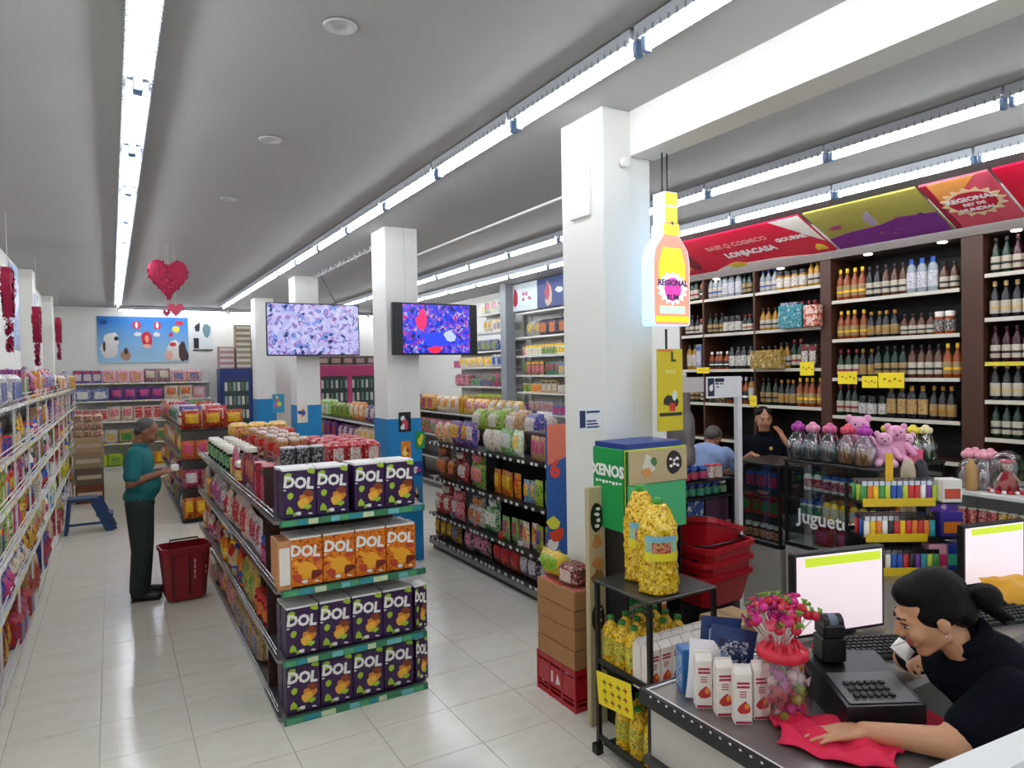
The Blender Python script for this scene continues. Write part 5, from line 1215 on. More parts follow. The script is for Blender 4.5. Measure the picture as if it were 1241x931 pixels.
b = MB(); b.box(.01, w-.01, -.0015, 0, .09*1, .11, 0); b.poly(blob(w*.5, h*.36, .05, .04, 9, .35, 2), -.0015, 0, 0); b.box(w*.45, w*.68, -.002, 0, h*.24, h*.34, 1); b.box(0, w*.6, -.0015, 0, h-.015, h-.004, 2); b.poly(blob(w*.65, h*.42, .025, .03, 8, .3, 4), -.002, 0, 3); b.build('picture', [mat('#26281c'), mat('#c8321c'), mat('#d87a1c'), mat('#d8dccc')], t)
put_text('L', .08, mat('#3a3a1c'), t, (w*.62, -.002, h*.9), (PI/2, 0, 0), .003)
put_text('YA 6-7', .03, mat('#f0e890'), t, (w*.5, -.002, h*.72), (PI/2, 0, 0), .001)
b = MB(); b.box(w*.4, w*.45, .012, .02, 0, h); b.obox((w*.42, .016, h), (w*.42, .016, h+.12), .01, .01); b.build('hanger', black, t)

# ================================================================== GLASS COUNTERS
def glass_counter(x0, x1, y0, y1, z0, z1, lab, nsh=2):
    t = thing('glass_counter', lab, 'display case')
    b = MB(); b.box(x0, x1, y0, y1, 0, z0-.002, bev=.004); b.build('base', mat('#bdb8ac', .5), t)
    for (x, y) in ((x0, y0), (x0, y1-.02), (x1-.02, y0), (x1-.02, y1-.02)):
        b = MB(); b.box(x, x+.02, y, y+.02, z0, z1); b.build('post', black, t)
    b = MB(); b.box(x0-.008, x1+.008, y0-.008, y1+.008, z1, z1+.022, bev=.003); b.build('top_frame', mat('#2a2626', .3), t)
    b = MB(); b.box(x0+.003, x0+.007, y0+.021, y1-.021, z0, z1); b.build('pane', gl, t)
    b = MB(); b.box(x0+.021, x1-.021, y0+.003, y0+.007, z0, z1); b.build('pane', gl, t)
    for k in range(nsh):
        z = z0+(z1-z0)*(k+1)/(nsh+1); b = MB(); b.box(x0+.022, x1-.022, y0+.022, y1-.022, z-.006, z); b.build('glass_shelf', glass('shelf_glass', '#d8e8e2', .05, .7), t)
    b = MB(); b.box(x0, x1, y0-.006, y0, z0-.03, z0); b.box(x0-.006, x0, y0, y1, z0-.03, z0); b.build('trim', black, t)
    return [z0+(z1-z0)*k/(nsh+1) for k in range(nsh+1)]
zs = glass_counter(4.6, 5.45, 2.85, 3.62, .66, 1.29, 'nearer glass display case with perfume bottles behind the baskets')
cl = [['#3a2420', '#c62828', '#f2c21a'], ['#d9dfe2', '#a8791f', '#f2c21a', '#e07a1f'], ['#e9e4d8', '#d8ecd0', '#e9e4d8']]
CN['#3a2420'] = 'dark brown'
for k, z in enumerate(zs):
    z += .001
    run('-X', 4.62, 2.9, 3.55, z, .17, f'the {["bottom", "middle", "top"][k]} level of the nearer glass case', 'the right', ['jar', 'flask'] if k else ['sack', 'jar'], cl[k], depth=.12, dimscale=.75, rows=1)
    run('-Y', 2.87, 4.95, 5.38, z, .17, f'the {["bottom", "middle", "top"][k]} front level of the nearer glass case', 'the left', ['jar', 'flask'], cl[k], depth=.1, dimscale=.75)
put_text('Juguetes', .15, whiteink, bpy.data.objects['glass_counter'], (4.597, 3.25, .88), (PI/2, 0, -PI/2), .003)
zs = glass_counter(4.62, 5.1, 3.68, 4.15, .6, 1.23, 'farther glass display case in front of the woman in black')
for k, z in enumerate(zs):
    run('-X', 4.64, 3.72, 4.1, z+.001, .17, f'the {["bottom", "middle", "top"][k]} level of the farther glass case', 'the right', ['jar', 'flask', 'carton'], [['#c62828', '#e9e4d8', '#5a3421'], ['#c62828', '#0e2a18', '#5a3421'], ['#a8791f', '#0e2a18', '#c9a66b']][k], depth=.1, dimscale=.75, rows=1)
# gift sets on nearer case
def gift(loc, c, bow, lab, s=1.0, inner='bottle'):
    t = thing('gift_basket', lab, 'gift', loc, random.uniform(-.3, .3), 'wrapped gifts on the glass case'); t.scale = (s, s, s)
    b = MB(); b.lathe([(.07, 0), (.085, .02), (.09, .12), (.05, .2), (.02, .225), (.045, .26)], 12); b.f = b.f[:-1]; b.m = b.m[:-1]; b.sm = b.sm[:-1]; b.build('wrapping', glass('gift_wrap', '#dfe6e6', .15, .72), t)
    b = MB()
    for k in range(3): a = 2.1*k; b.lathe([(.025, .005), (.028, .02), (.028, .1), (.012, .13), (.012, .16)], 8, c=(.035*math.cos(a), .035*math.sin(a), 0))
    b.build('contents', mat(c, .3), t)
    b = MB()
    for k in range(5):
        a = 2*PI*k/5; b.ell((.03*math.cos(a), .03*math.sin(a), .25), (.026, .026, .03), 0, 7, 5)
    b.ell((0, 0, .275), (.03, .03, .026), 0, 7, 5)
    for sd in (-1, 1): b.add([(sd*.01, -.04, .23), (sd*.03, -.05, .13), (sd*.05, -.045, .135)], [(0, 1, 2)])
    b.build('bow', mat(bow, .45), t)
gx = [(4.68, 3.55, '#2f4440', '#b83aa8', 'green wrapped gift with magenta bow at the left of the glass case'), (4.68, 3.42, '#2f4440', '#e89ab8', 'second green wrapped gift from the left with pale pink bow'), (4.69, 3.28, '#3a5048', '#d86a9a', 'third green wrapped gift from the left with pink bow'), (4.70, 3.14, '#a8642a', '#e8546a', 'amber wrapped gift with coral bow'), (4.70, 3.01, '#b0702a', '#b83aa8', 'amber wrapped gift with magenta bow beside the pink toys'), (5.3, 3.0, '#8a9a3a', '#e8d84a', 'wrapped gift with yellow flowers right of the pink toys'), (5.36, 2.86+.08, '#4f7a3a', '#e8e0a8', 'green wrapped gift with cream flowers'), (5.3, 3.2, '#8a9a3a', '#e8d84a', 'wrapped gift with yellow flowers behind the others')]
for x, y, c, bw, lab in gx: gift((x, y, 1.313), c, bw, lab, 1.0 if x < 5 else .9)
def plush(loc, c, lab, s=1):
    t = thing('plush_toy', lab, 'toy', loc, -.9, 'pink plush toys'); t.scale = (s, s, s); m_ = mat(c, .9, bump=.3, bscale=90)
    b = MB(); b.ell((0, 0, .07), (.06, .05, .07)); b.ell((0, -.01, .165), (.05, .045, .045))
    for s_ in (-1, 1): b.ell((s_*.04, 0, .2), (.018, .01, .02)); b.cap((s_*.05, -.02, .1), .02, (s_*.08, -.05, .06), .016); b.cap((s_*.03, -.03, .03), .024, (s_*.045, -.09, .022), .022)
    b.build('plush_body', m_, t)
    b = MB(); 
    for s_ in (-1, 1): b.ell((s_*.018, -.052, .175), (.005, .004, .005), 0, 6, 4)
    b.ell((0, -.055, .16), (.007, .005, .005), 0, 6, 4); b.build('eye', mat('#2a1a20'), t)
for x, y, s, c, lab in ((4.84, 2.95, 1.15, '#e4a8c4', 'pale pink plush bear, leftmost of the pink toys'), (5.02, 2.97, 1.35, '#e4a0c0', 'largest pale pink plush bear in the middle of the glass case'), (5.19, 2.99, 1.0, '#e8b4cc', 'small pink plush bear right of the largest'), (4.98, 3.24, 1.6, '#dc9cbc', 'tall pink plush bear at the back of the group')): plush((x, y, 1.313), c, lab, s)
b = MB(); b.box(-.05, .05, -.03, .03, 0, .1, bev=.004); tag(b.build('gift_carton', mat('#d8547a', .4), None, (5.12, 2.89, 1.313), -.6), 'small pink carton in front of the plush bears', 'box')
# ---- white counter right with dark goods + doll gift
wcn = thing('white_counter', 'white framed counter with dark bottled goods at the right edge', 'counter')
b = MB(); b.box(5.15, 5.6, 1.6, 2.75, 1.12, 1.15, 0, bev=.004); b.build('worktop', mat('#d6d6d0', .4), wcn)
b = MB(); b.box(5.2, 5.6, 1.65, 2.7, 0, .05); b.box(5.55, 5.6, 1.65, 2.7, .05, 1.12); b.box(5.17, 5.2, 2.7, 2.73, 0, 1.12); b.box(5.17, 5.2, 1.62, 1.65, 0, 1.12); b.box(5.2, 5.55, 2.68, 2.7, .05, 1.12); b.build('carcass', mat('#c8c8c2', .5), wcn)
for z in (.9, .68): b = MB(); b.box(5.2, 5.54, 1.66, 2.67, z-.015, z); b.build('shelf', mat('#2a2a2a'), wcn)
for k, z in enumerate((.9, .68)): run('-X', 5.2, 2.65, 1.7, z, .17, f'the {["upper", "lower"][k]} shelf of the white counter', 'the left', ['jar', 'flask', 'can'], ['#1b1b1f', '#1b1b1f', '#0e2a18', '#8e1f2d'], depth=.1, dimscale=.75)
t = thing('doll_gift', 'clear gift box with doll in red on the white counter', 'gift', (5.3, 2.36, 1.151), -.9)
b = MB(); b.lathe([(.1, 0), (.1, .2), (.08, .26), (.03, .29)], 16, sy=.7); b.build('clear_dome', glass('dome', '#f0f0f4', .05, .8), t)
b = MB(); b.lathe([(.075, .005), (.055, .1), (.03, .14), (.022, .15)], 12, sy=.7); b.build('dress', mat('#b8141c', .6), t)
b = MB(); b.ell((0, 0, .18), (.035, .033, .036)); b.cap((-.03, 0, .13), .01, (-.06, -.02, .09), .008); b.cap((.03, 0, .13), .01, (.06, -.02, .09), .008); b.build('doll_body', mat('#d8b8a8', .5), t)
b = MB(); b.ell((0, .0, .215), (.05, .045, .018)); b.build('hat', mat('#c01822', .6), t)
b = MB()
for s_ in (-1, 1): b.ell((s_*.013, -.032, .183), (.005, .004, .006), 0, 6, 4)
b.build('eye', mat('#1c1c22'), t)
b = MB(); R = random.Random(3)
for k in range(16): a = 2*PI*k/16; b.ell((.1*math.cos(a), .08*math.sin(a), .012), (.016, .016, .014), k % 2, 7, 4)
b.build('base_flowers', [mat('#c8202c'), mat('#ecdcdc')], t)
for k in range(4):
    t = thing('green_bowl', f'green plastic tray, {["lowest", "second", "third", "topmost"][k]} of the stack at the right edge', 'tray', (5.42, 2.08, 1.151+k*.085), 0, 'green trays in a stack')
    b = MB(); b.box(-.14, .14, -.14, .14, 0, .035, bev=.01); b.build('tray_body', mat('#3fae3a', .4), t)
    b = MB()
    for i in range(4):
        for j in range(4): b.ell((-.1+.066*i, -.1+.066*j, .047), (.028, .028, .018), (i+j) % 3, 6, 4)
    stuff(b.build('sweets', [mat('#1c2a1c'), mat('#c8c8b8'), mat('#8e1f2d')], t))
for k in range(4): gift((5.33+.09*(k % 2), 2.52+.1*(k//2), 1.151), '#e8c8cc', '#e8a0b0', f'pale pink wrapped gift, {nth(k+1)} in the cluster left of the doll', .95)
b = MB(); b.lathe([(.035, 0), (.04, .02), (.038, .17), (.02, .2), (.018, .22)], 12); tag(b.build('tan_bottle', mat('#b89058', .4), None, (5.22, 2.55, 1.151)), 'tan bottle standing at the left end of the white counter', 'bottle')
# ---- lighter stand
ls = thing('lighter_stand', 'three tier stand with yellow edged trays of lighters behind the cashier', 'rack', (3.66, 2.12, .95), -.55)
b = MB(); b.box(-.26, .26, .1, .112, 0, .21); b.build('back_panel', black, ls)
for s_ in (-1, 1):
    b = MB(); b.box(s_*.262-.006, s_*.262+.006, .09, .112, 0, .45); b.build('post', black, ls)
    b = MB(); b.box(s_*.262-.004, s_*.262+.004, -.12, .09, 0, .03); b.build('side_rail', mat('#e8c21c', .5), ls)
tiers = [.02, .19, .37]
for k, z in enumerate(tiers):
    b = MB(); b.box(-.255, .255, -.13+.03*k, .1, z-.012, z); tr = b.build('tray', black, ls)
    b = MB(); b.box(-.255, .06 if k < 2 else .12, -.137+.03*k, -.13+.03*k, z-.02, z+.022); b.build('yellow_edge', mat('#e8c21c', .5), ls)
lgm = {}
for c, nme in (('#c62828', 'red'), ('#2f8f3e', 'green'), ('#1f4fa8', 'blue'), ('#f2c21a', 'yellow'), ('#e9e4d8', 'white'), ('#1b1b1f', 'black'), ('#e07a1f', 'orange'), ('#2a9aa4', 'teal'), ('#6a2c8f', 'purple'), ('#b9c83a', 'lime')):
    b = MB(); b.lathe([(.013, 0), (.0135, .005), (.0135, .075)], 8, sy=.6); b.box(-.011, .011, -.007, .007, .075, .095, 1); lgm[nme] = b.mesh('lighter', [mat(c, .3), chrome])
R = random.Random(9); MWL = Matrix.Translation((3.66, 2.12, .95)) @ Matrix.Rotation(-.55, 4, 'Z')
tn = ['lowest', 'middle', 'top']
for k, z in enumerate(tiers):
    for j in range(3):
        for i in range(12 if k < 2 else 15):
            nme = R.choice(list(lgm)); p = MWL @ Vector((-.235+i*.031, -.1+.03*k+j*.05, z)); o = link('lighter', lgm[nme], None, p, -.55); s_ = 1.15; o.scale = (s_, s_, s_)
            tag(o, f'{nme} lighter, {nth(i+1)} from left in {["front", "middle", "rear"][j]} row of the {tn[k]} tier', 'lighter', f'lighters on the {tn[k]} tier')
for k, (x, z, w, h, c, c2, lab) in enumerate(((.2, .19, .11, .13, '#3f2f8c', '#e07a1f', 'purple and orange lighter box right on the middle tier'), (.13, .02, .1, .13, '#e8a8b4', '#d83a6a', 'pink box in the lowest tier of the lighter stand'), (.21, .02, .09, .13, '#1f3fa0', '#3fae8a', 'blue and green box at the right of the lowest tier'), (.2, .37, .1, .12, '#e9e4d8', '#c8442a', 'white box with red foot on the top tier'))):
    p = MWL @ Vector((x, -.05, z)); b = MB(); b.box(-w/2, w/2, -.04, .04, 0, h, 0, bev=.003); b.box(-w/2+.01, w/2-.01, -.042, -.04, .02, h*.6, 1); tag(b.build('lighter_carton', [mat(c, .4), mat(c2, .4)], None, p, -.55), lab, 'box')
p = MWL @ Vector((.17, -.06, .32)); b = MB(); b.box(-.07, .07, -.003, .003, 0, .045, 0); b.poly(blob(0, .022, .016, .014, 8, .2, 1), -.005, -.003, 1); tag(b.build('purple_tag', [mat('#5c3a98', .4), mat('#c8a8e0')], None, p+Vector((0, 0, -.0)), -.55), 'purple card with pale emblem on the lighter stand', 'sign')
p = MWL @ Vector((-.08, -.0, .47)); b = MB(); b.box(-.02, .02, -.002, .002, 0, .15, 0); tag(b.build('yellow_tag', mat('#eab81c', .5), None, p, -.55), 'upright narrow yellow card above the lighter stand', 'sign')
for k in range(4):
    p = MWL @ Vector((-.2+.06*k, .06, .372)); 
for k, (x, c) in enumerate(((.22, '#1e1b26'), (.15, '#b8a890'))):
    p = MWL @ Vector((x-.02, .2, 0)); b = MB(); b.lathe([(.035, 0), (.04, .02), (.04, .5), (.025, .55), (.01, .56)], 12); tag(b.build('tall_bottle', mat(c, .3), None, p), ['tall dark bottle behind the lighter stand', 'tall beige bottle behind the lighter stand'][k], 'bottle')
# ---- dark pots display, silver bottle, post sign
pt = thing('pot_display', 'black tiered display of dark pots behind the red baskets', 'rack', (3.98, 3.95, 0))
for z in (.8, 1.04, 1.17): b = MB(); b.box(-.28, .28, -.12, .12, z-.015, z); b.build('shelf', black, pt)
b = MB()
for s_ in (-1, 1): b.box(s_*.275-.01, s_*.275+.01, -.12, .12, 0, 1.16)
b.build('side_panel', black, pt)
b = MB(); b.box(-.26, .26, -.1, .1, 0, .6); b.build('base', mat('#2c2624'), pt)
for k, z in enumerate((1.04, 1.17)):
    run('-Y', 3.83, 3.73, 4.25, z, .12, f'the {["lower", "upper"][k]} shelf of the dark pot display', 'the left', ['jar', 'can'], ['#1b1b1f', '#16324f', '#1b1b1f'], depth=.12, dimscale=.95)
b = MB(); b.box(3.78, 3.95, 3.85, 4.0, .801, 1.02, bev=.004); tag(b.build('carton', printed('#1f4f98', '#16324f', '#e9e4d8', 12)), 'blue carton low on the dark pot display', 'box')
b = MB(); b.box(3.97, 4.22, 3.85, 4.0, .801, 1.02, bev=.004); tag(b.build('carton', mat('#3c1c34', .5)), 'dark maroon carton beside the blue one on the pot display', 'box')
for k in range(4): place('pouch', (.12, .06, .16), (('#5a3421', '#e07a1f', '#8e1f2d'), ('#e07a1f', '#f2c21a', '#5a3421'), ('#f2c21a', '#e9e4d8', '#5a3421'), ('#5a3421', '#c9a66b', '#e9e4d8'))[k], (3.66+k*.12, 3.7, .72), 0, f'snack pouch behind the red baskets, {nth(k+1)} from left', 'snack pouches behind the baskets')
b = MB(); b.box(3.5, 4.06, 3.6, 3.8, 0, .718, bev=.005); tag(b.build('low_cabinet', mat('#302b28', .6)), 'dark low cabinet behind the basket stack', 'cabinet')
t = thing('silver_bottle', 'large grey wrapped cylinder left of the white post', 'bottle', (3.84, 3.98, 1.31-.14+.0))
b = MB(); b.lathe([(.1, 0.0), (.11, .02), (.112, .12), (.1, .15), (.11, .2), (.108, .34), (.09, .4), (.075, .42), (.075, .56), (.05, .6), (.045, .68)], 18); b.build('wrapped_body', mat('#7c7472', .35, .4, bump=.2, bscale=25), t)
b = MB(); b.lathe([(.05, .681), (.05, .71), (.04, .72)], 14); b.build('cap', mat('#d8d4cc'), t); t.location.z = 1.29
t = thing('sign_post', 'white metal post with a white and navy sign on top', 'sign', (4.19, 3.72, 0))
b = MB(); b.lathe([(.1, 0), (.1, .015), (.02, .02)], 16); b.build('base_plate', wire, t)
b = MB(); b.box(-.022, .022, -.02, .02, .02, 1.96); b.build('pole', mat('#e0dcdc', .4), t)
p = aty(856, 457, 3.69); q = aty(898, 481, 3.69)
b = MB(); b.box(p.x-4.19, q.x-4.19, -.035, -.022, q.z, p.z, bev=.002); sg = b.build('sign_board', mat('#e4e4e6', .4), t)
b = MB(); x0_ = p.x-4.19; b.box(x0_+.01, x0_+.075, -.037, -.035, q.z+.015, p.z-.01); b.box(x0_+.085, x0_+.18, -.037, -.035, p.z-.04, p.z-.012); b.box(x0_+.09, x0_+.12, -.037, -.035, p.z-.058, p.z-.046); b.box(x0_+.135, x0_+.17, -.037, -.035, p.z-.058, p.z-.048); b.box(x0_+.1, x0_+.12, -.037, -.035, p.z-.082, p.z-.072); b.build('print', mat('#18233f'), t)
b = MB(); b.poly(blob(x0_+.042, (p.z+q.z)/2, .02, .03, 8, .3, 3), -.0385, -.037); b.build('symbol', whiteink, t)
p2 = aty(830, 460, 3.75); b = MB(); b.box(p2.x-4.19-.1, p.x-4.19, -.005, .005, q.z+.05, p.z); b.build('side_board', mat('#c4bebe', .4), t)

# ================================================================== PEOPLE
def bake(mb, voxel, name, mats, parent, smooth=6, fac=.5, assign=None):
    me = mb.mesh('tmp', []); o = bpy.data.objects.new('tmp', me); COL.objects.link(o)
    r = o.modifiers.new('r', 'REMESH'); r.mode = 'VOXEL'; r.voxel_size = voxel; r.use_smooth_shade = True
    s = o.modifiers.new('s', 'SMOOTH'); s.iterations = smooth; s.factor = fac
    dg = bpy.context.evaluated_depsgraph_get(); nm = bpy.data.meshes.new_from_object(o.evaluated_get(dg)); bpy.data.objects.remove(o)
    nm.name = name; nm.materials.clear()
    for m in mats: nm.materials.append(m)
    n = len(nm.polygons); nm.polygons.foreach_set('use_smooth', [True]*n)
    if assign:
        c = np.zeros(n*3); nm.polygons.foreach_get('center', c); nm.polygons.foreach_set('material_index', assign(c.reshape(-1, 3)).astype(np.int32))
    else: nm.polygons.foreach_set('material_index', [0]*n)
    nm.update(); return link(name, nm, parent)
def head_shape(b, M, s=1.0):
    """face looks along +Y of M, origin between the ears"""
    def p(x, y, z): return tuple(M @ Vector((x*s, y*s, z*s)))
    R3 = M.to_3x3()
    def E(c, r): b.ell(p(*c), tuple(v*s for v in r), 0, 18, 12, R3)
    def Cc(a, r0, c, r1): b.cap(p(*a), r0*s, p(*c), r1*s)
    E((0, -.018, .035), (.077, .096, .085)); E((0, .022, -.02), (.063, .07, .09))
    Cc((-.05, .0, -.055), .02, (-.014, .062, -.098), .016); Cc((.05, .0, -.055), .02, (.014, .062, -.098), .016); E((0, .066, -.1), (.022, .018, .017))
    Cc((-.032, .078, .018), .013, (.032, .078, .018), .013)
    Cc((0, .088, .012), .008, (0, .11, -.024), .0105); Cc((-.01, .1, -.032), .008, (.01, .1, -.032), .008)
    E((-.037, .062, -.03), (.026, .028, .028)); E((.037, .062, -.03), (.026, .028, .028))
    E((0, .088, -.058), (.022, .012, .006)); E((0, .086, -.069), (.019, .012, .007)); E((0, .078, -.063), (.03, .014, .02))
    E((-.078, -.006, -.008), (.009, .019, .031)); E((.078, -.006, -.008), (.009, .019, .031))
def eyes(M, parent, s=1.0, brow='#1c1210', closed=False):
    for sd in (-1, 1):
        b = MB(M); b.ell((sd*.03*s, .079*s, -.002*s), (.0135*s, .0085*s, .0042*s if not closed else .0025*s), 0, 10, 6); e = b.build('eye', mat('#c9b8ae', .4) if not closed else mat('#3a241c', .5), parent)
        b = MB(M); b.ell((sd*.03*s, .0862*s, -.0035*s), (.0075*s, .003*s, .0045*s), 0, 8, 5); b.build('iris', mat('#1c100c', .2), e)
        b = MB(M); b.cap((sd*.016*s, .091*s, .0045*s), .0022*s, (sd*.043*s, .081*s, .006*s), .0018*s, 0, 6); b.build('eyelash', mat('#140c0a', .6), parent)
        b = MB(M); b.cap((sd*.013*s, .0935*s, .021*s), .004*s, (sd*.045*s, .079*s, .025*s), .0028*s, 0, 6); b.build('eyebrow', mat(brow, .8), parent)
def hand(b, wrist, d, up, side, s=1.0, curl=.5, spread=.18, thumb=1):
    """palm + five fingers; d = finger direction, up = back of hand normal"""
    w = Vector(wrist); d = Vector(d).normalized(); up = Vector(up); up = (up-d*up.dot(d)).normalized(); r = d.cross(up)*side
    def P(a, c, e): return tuple(w+d*a*s+r*c*s+up*e*s)
    for c in (-.028, -.009, .01, .028): b.cap(P(.005, c*.6, 0), .0135*s, P(.08, c, 0), .0115*s, 0, 8)
    for k, (c, L) in enumerate(((-.03, .06), (-.01, .073), (.011, .068), (.03, .052))):
        a0 = Vector(P(.085, c, 0)); dd = (d+r*(c*spread*25/1.0)*.25).normalized(); ang = 0; pt = a0; rad = .0088*s
        for seg, f in enumerate((.45, .32, .23)):
            ang += curl*(.55 if seg == 0 else .8); q = pt+(dd*math.cos(ang)-up*math.sin(ang))*L*f*1.15*s
            b.cap(pt, rad, q, rad*.92, 0, 7); pt = q; rad *= .92
    t0 = Vector(P(.02, -.028, 0)); t1 = Vector(P(.05, -.058, -.012)); t2 = Vector(P(.085, -.062, -.022)); b.cap(t0, .013*s, t1, .0105*s, 0, 7); b.cap(t1, .0105*s, t2, .0085*s, 0, 7)
skin1 = mat('#cc9670', .5, name='skin_tan'); skin2 = mat('#8a5a42', .55, name='skin_brown'); lips = mat('#a04a48', .45, name='lips'); lips2 = mat('#7a4038', .5, name='lips_dark')
def lip_assign(M, s=1.0, mi=1):
    Mi = np.array(M.inverted())
    def f(c):
        h = np.c_[c, np.ones(len(c))] @ Mi.T; x, y, z = h[:, 0]/s, h[:, 1]/s, h[:, 2]/s
        return ((np.abs(x) < .023) & (y > .075) & (z < -.05) & (z > -.078+np.abs(x)*.3)).astype(int)*mi
    return f
# ---- cashier
cs_ = thing('person', 'woman in black polo with tied dark hair leaning on the checkout counter', 'person', (0, 0, 0))
HC = Vector((2.10, 1.14, 1.305))
fd = Vector((-.70, .68, -.44)).normalized()
upv = Vector((-.25, .15, 1)); rt = fd.cross(upv).normalized(); upv = rt.cross(fd)
HM = Matrix((rt, fd, upv)).transposed().to_4x4(); HM.translation = HC
b = MB(); head_shape(b, HM, 1.0)
SH = Vector((2.25, 1.06, 1.115))             # between shoulders
LS = Vector((2.135, .945, 1.13)); RS = Vector((2.30, 1.23, 1.12)); LE = Vector((1.975, 1.02, 1.0)); LW = Vector((1.865, 1.20, .985)); RE = Vector((2.42, 1.40, 1.0)); RWr = Vector((2.30, 1.27, 1.06))
HP = Vector((2.66, .98, .72))
b.cap(HC+Vector((.04, -.03, -.06)), .05, SH+Vector((-.03, 0, .03)), .06)
b.ell(SH, (.12, .17, .10)); b.cap(SH, .12, (SH+HP)/2, .125); b.cap((SH+HP)/2, .125, HP, .15)
b.cap(LS, .055, LE, .046); b.cap(LE, .044, LW, .027); b.cap(RS, .055, RE, .042); b.cap(RE, .04, RWr, .026)
hand(b, LW, Vector((-.12, .07, -.005)), (0, 0, 1), -1, 1.0, .14, .42)
hand(b, RWr, Vector((-.1, -.02, .045)), (0.3, .6, .4), 1, .95, .8)
# legs
for sy in (-.09, .1): b.cap(HP+Vector((0, sy, 0)), .095, (2.42, .96+sy, .46), .062); b.cap((2.42, .96+sy, .46), .06, (2.56, .96+sy, .09), .04); b.cap((2.56, .96+sy, .05), .04, (2.42, .96+sy, .035), .032)
bake(b, .0052, 'body', [skin1, lips], cs_, 4, .5, lip_assign(HM))
eyes(HM, cs_, 1.0)
hairm = mat('#070506', .55, name='dark_hair', bump=.3, bscale=120, spec=.18)
b = MB(HM)
b.ell((0, -.028, .042), (.083, .098, .088)); b.ell((0, .01, .075), (.068, .07, .048)); b.ell((-.05, -.02, .02), (.036, .07, .05)); b.ell((.05, -.02, .02), (.036, .07, .05)); b.ell((0, -.075, -.01), (.066, .05, .06))
bake(b, .007, 'hair', [hairm], cs_, 3)
b = MB(HM); R = random.Random(5)
b.ell((0, -.155, -.01), (.045, .045, .04)); 
for k in range(14): a = 2*PI*k/14; b.cap((.028*math.cos(a), -.145, -.015+.028*math.sin(a)), .015, (.04*math.cos(a)+.01, -.17-.01*(k % 3), -.065+.035*math.sin(a)), .009, 0, 6)
bake(b, .006, 'hair_bun', [mat('#0c0707', .6, bump=.4, bscale=90, spec=.18)], cs_, 1)
for sd in (-1, 1): b = MB(HM); b.ell((sd*.083, .004, -.04), (.004, .004, .004), 0, 6, 4); b.build('earring', chrome, cs_)
polo = mat('#0b0e17', .9, name='black_polo', bump=.25, bscale=14, spec=.12)
b = MB(); b.ell(SH, (.135, .185, .115)); b.cap(SH, .135, (SH+HP)/2, .142); b.cap((SH+HP)/2, .142, HP+Vector((.02, 0, 0)), .165)
b.cap(LS, .07, LS+(LE-LS)*.68, .064); b.cap(RS, .07, RS+(RE-RS)*.68, .064); b.cap(SH+Vector((-.0, 0, .04)), .09, SH+Vector((-.055, .025, .098)), .066)
bake(b, .009, 'polo_shirt', [polo], cs_, 4)
b = MB(); cM = Matrix.Translation(SH+Vector((-.06, .03, .115))) @ (HC-SH).to_track_quat('Z', 'Y').to_matrix().to_4x4(); b.M = cM
b.lathe([(.076, -.03), (.078, .0), (.068, .03), (.062, .028), (.068, -.02)], 20); b.build('collar', polo, cs_)
b = MB(); 
for sy in (-.09, .1): b.cap(HP+Vector((0, sy, 0)), .108, (2.42, .96+sy, .46), .075); b.cap((2.42, .96+sy, .46), .074, (2.56, .96+sy, .1), .06)
bake(b, .012, 'trousers', [mat('#1a1c22', .8)], cs_, 3)
b = MB(HM); b.cap((.01, .098, -.064), .003, (.03, .135, -.075), .003, 0, 6); b.build('white_stick', mat('#ececec', .5), cs_)
b = pillow(.11, .035, .06, lumpy=.3, seed=2); o = tag(b.build('paper_napkin', [mat('#e8e4dc', .7)]*2, None, RWr+Vector((-.11, -.02, .05)), .2), 'crumpled white paper held below the cashier\'s chin', 'paper')
o.rotation_euler = (-.9, 0, .3)
# pink cloth
b = MB(); nu, nv = 18, 14; vs = []; fs = []; R = random.Random(8)
for j in range(nv+1):
    for i in range(nu+1):
        u, v = i/nu-.5, j/nv-.5; e = 1-(2*abs(u))**4*.25; x = u*.34*(1+.15*math.sin(5*v)); y = v*.22*(1+.2*math.cos(6*u)); z = .006+.036*abs(math.sin(9*u+4*v)*math.cos(7*v-3*u))*(1-(2*v)**2*.6)
        vs.append((x, y, z))
for j in range(nv):
    for i in range(nu): a = j*(nu+1)+i; fs.append((a, a+1, a+nu+2, a+nu+1))
b.add(vs, fs, 0, True); o = b.build('cleaning_cloth', mat('#e0204c', .8), None, (1.80, 1.245, .951), -1.0)
sm = o.modifiers.new('s', 'SOLIDIFY'); sm.thickness = .003; tag(o, 'crumpled bright pink cloth under the cashier\'s hand', 'cloth')
# ---- man with basket (local: faces +Y, rotated to +X)
mn = thing('person', 'grey-haired man in teal polo reading a packet in the aisle', 'person', (.2, 7.22, 0), -PI/2-.15)
def rotx(a): return Matrix.Rotation(a, 4, 'X')
HM2 = Matrix.Translation((0, .075, 1.535)) @ rotx(-.5)
b = MB(); head_shape(b, HM2, .98)
b.cap((0, .03, 1.48), .055, (0, -.01, 1.38), .062); b.ell((0, 0, 1.25), (.185, .115, .17)); b.ell((0, .035, 1.05), (.165, .135, .16)); b.ell((0, 0, .92), (.165, .12, .12))
for s_ in (-1, 1):
    b.cap((s_*.17, -.005, 1.34), .062, (s_*.23, -.04, 1.1), .047); b.cap((s_*.23, -.04, 1.1), .043, (s_*.1, .19, 1.16), .028)
    hand(b, (s_*.1, .19, 1.16), (-s_*.45, .8, .15), (s_*.5, .1, 1), s_, .95, .7)
    b.cap((s_*.09, 0, .88), .1, (s_*.1, .015, .47), .065); b.cap((s_*.1, .015, .47), .062, (s_*.1, -.02, .1), .042); b.cap((s_*.1, -.02, .05), .04, (s_*.12, .13, .035), .034)
